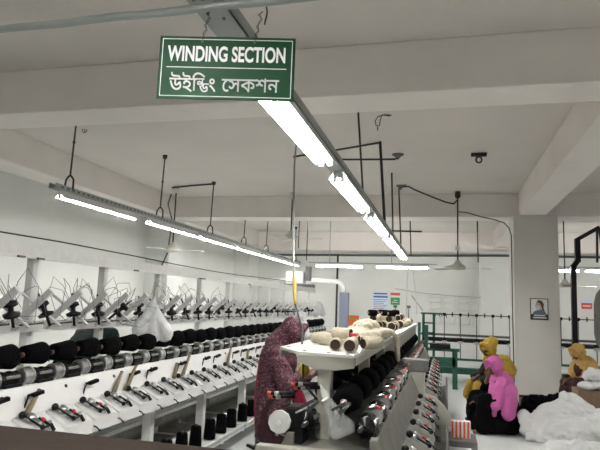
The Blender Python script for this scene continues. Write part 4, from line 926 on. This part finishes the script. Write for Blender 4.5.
# worker bending behind the left machine
t = thing('person', 'person in dark green shirt bending down behind the left machine', 'person', (-3.72, 5.28, .0), math.radians(88)); t.scale = (1.04, 1.04, 1.04)
HC = (.50, 0, 1.02); F = (.5, .1, -.85)
b = [('c', (0, q * .10, .06), .045, (.03, q * .10, .44), .058) for q in (1, -1)] + [('c', (.03, q * .10, .44), .06, (-.04, q * .09, .82), .09) for q in (1, -1)] + [('c', (-.02, q * .10, .04), .035, (.14, q * .10, .03), .027) for q in (1, -1)]
b += [('e', (-.03, 0, .87), (.13, .16, .12)), ('c', (-.02, 0, .90), .12, (.32, 0, 1.16), .12), ('c', (.34, .13, 1.16), .06, (.34, -.13, 1.16), .06), ('c', (.36, 0, 1.15), .05, (.45, 0, 1.08), .045),
      ('c', (.34, .18, 1.14), .05, (.42, .22, .88), .04), ('c', (.42, .22, .88), .038, (.55, .14, .74), .026), ('c', (.34, -.18, 1.14), .05, (.30, -.24, .88), .04), ('c', (.30, -.24, .88), .038, (.46, -.20, .76), .026)]
b += head(HC, F) + hand((.55, .14, .74), (.6, -.2, -.5), 1) + hand((.46, -.20, .76), (.6, .2, -.5), -1)
blob('body', b, 'skin2', t, .0085, 1); eyes(t, HC, F)
blob('green_shirt', [('c', (-.03, 0, .90), .155, (.30, 0, 1.14), .155), ('c', (.33, .13, 1.15), .08, (.33, -.13, 1.15), .08), ('c', (.34, .18, 1.14), .072, (.39, .215, .98), .062), ('c', (.34, -.18, 1.14), .072, (.31, -.23, .96), .062)], 'green_shirt', t, .014, 2, .008, 9, ridge=.008)
blob('trousers', [('c', (-.04, q * .09, .82), .115, (.03, q * .10, .44), .085) for q in (1, -1)] + [('c', (.03, q * .10, .44), .085, (0, q * .10, .12), .07) for q in (1, -1)] + [('c', (-.04, .05, .86), .13, (-.04, -.05, .86), .13)], 'blackcloth', t, .014, 2)
blob('hair', [('e', (.49, 0, 1.045), (.092, .088, .095))], 'black', t, .012, 1)

for p in PROTO_HIDE:                              # the first of each part kind was only a pattern to copy
    for c_ in list(p.children): bpy.data.objects.remove(c_)
    bpy.data.objects.remove(p)

# ------------------------------------------------------------------ camera
cam = bpy.data.cameras.new('camera'); co = bpy.data.objects.new('camera', cam); C.objects.link(co); sc.camera = co
yaw, pitch, roll = math.radians(14.45), math.radians(7.8), math.radians(2.1)
cyw, syw, cp, sp_ = math.cos(yaw), math.sin(yaw), math.cos(pitch), math.sin(pitch)
fwd = Vector((-syw * cp, cyw * cp, sp_)); right = Vector((cyw, syw, 0)); up = right.cross(fwd)
r_ = right * math.cos(roll) + up * math.sin(roll); u_ = up * math.cos(roll) - right * math.sin(roll)
mm = Matrix((r_, u_, -fwd)).transposed().to_4x4(); mm.translation = Vector((0, 0, 1.6))
co.matrix_world = mm
cam.sensor_width = 36; cam.lens = 570 / 600 * 36; cam.clip_start = .05; cam.clip_end = 100

w = bpy.data.worlds.new('world'); sc.world = w; w.use_nodes = True
w.node_tree.nodes['Background'].inputs['Color'].default_value = (.5, .5, .52, 1); w.node_tree.nodes['Background'].inputs['Strength'].default_value = .3
sc.view_settings.view_transform = 'Standard'; sc.view_settings.look = 'None'; sc.view_settings.gamma = 1; sc.view_settings.exposure = 1.85
sc.cycles.max_bounces = 8; sc.cycles.diffuse_bounces = 5; sc.cycles.use_denoising = True
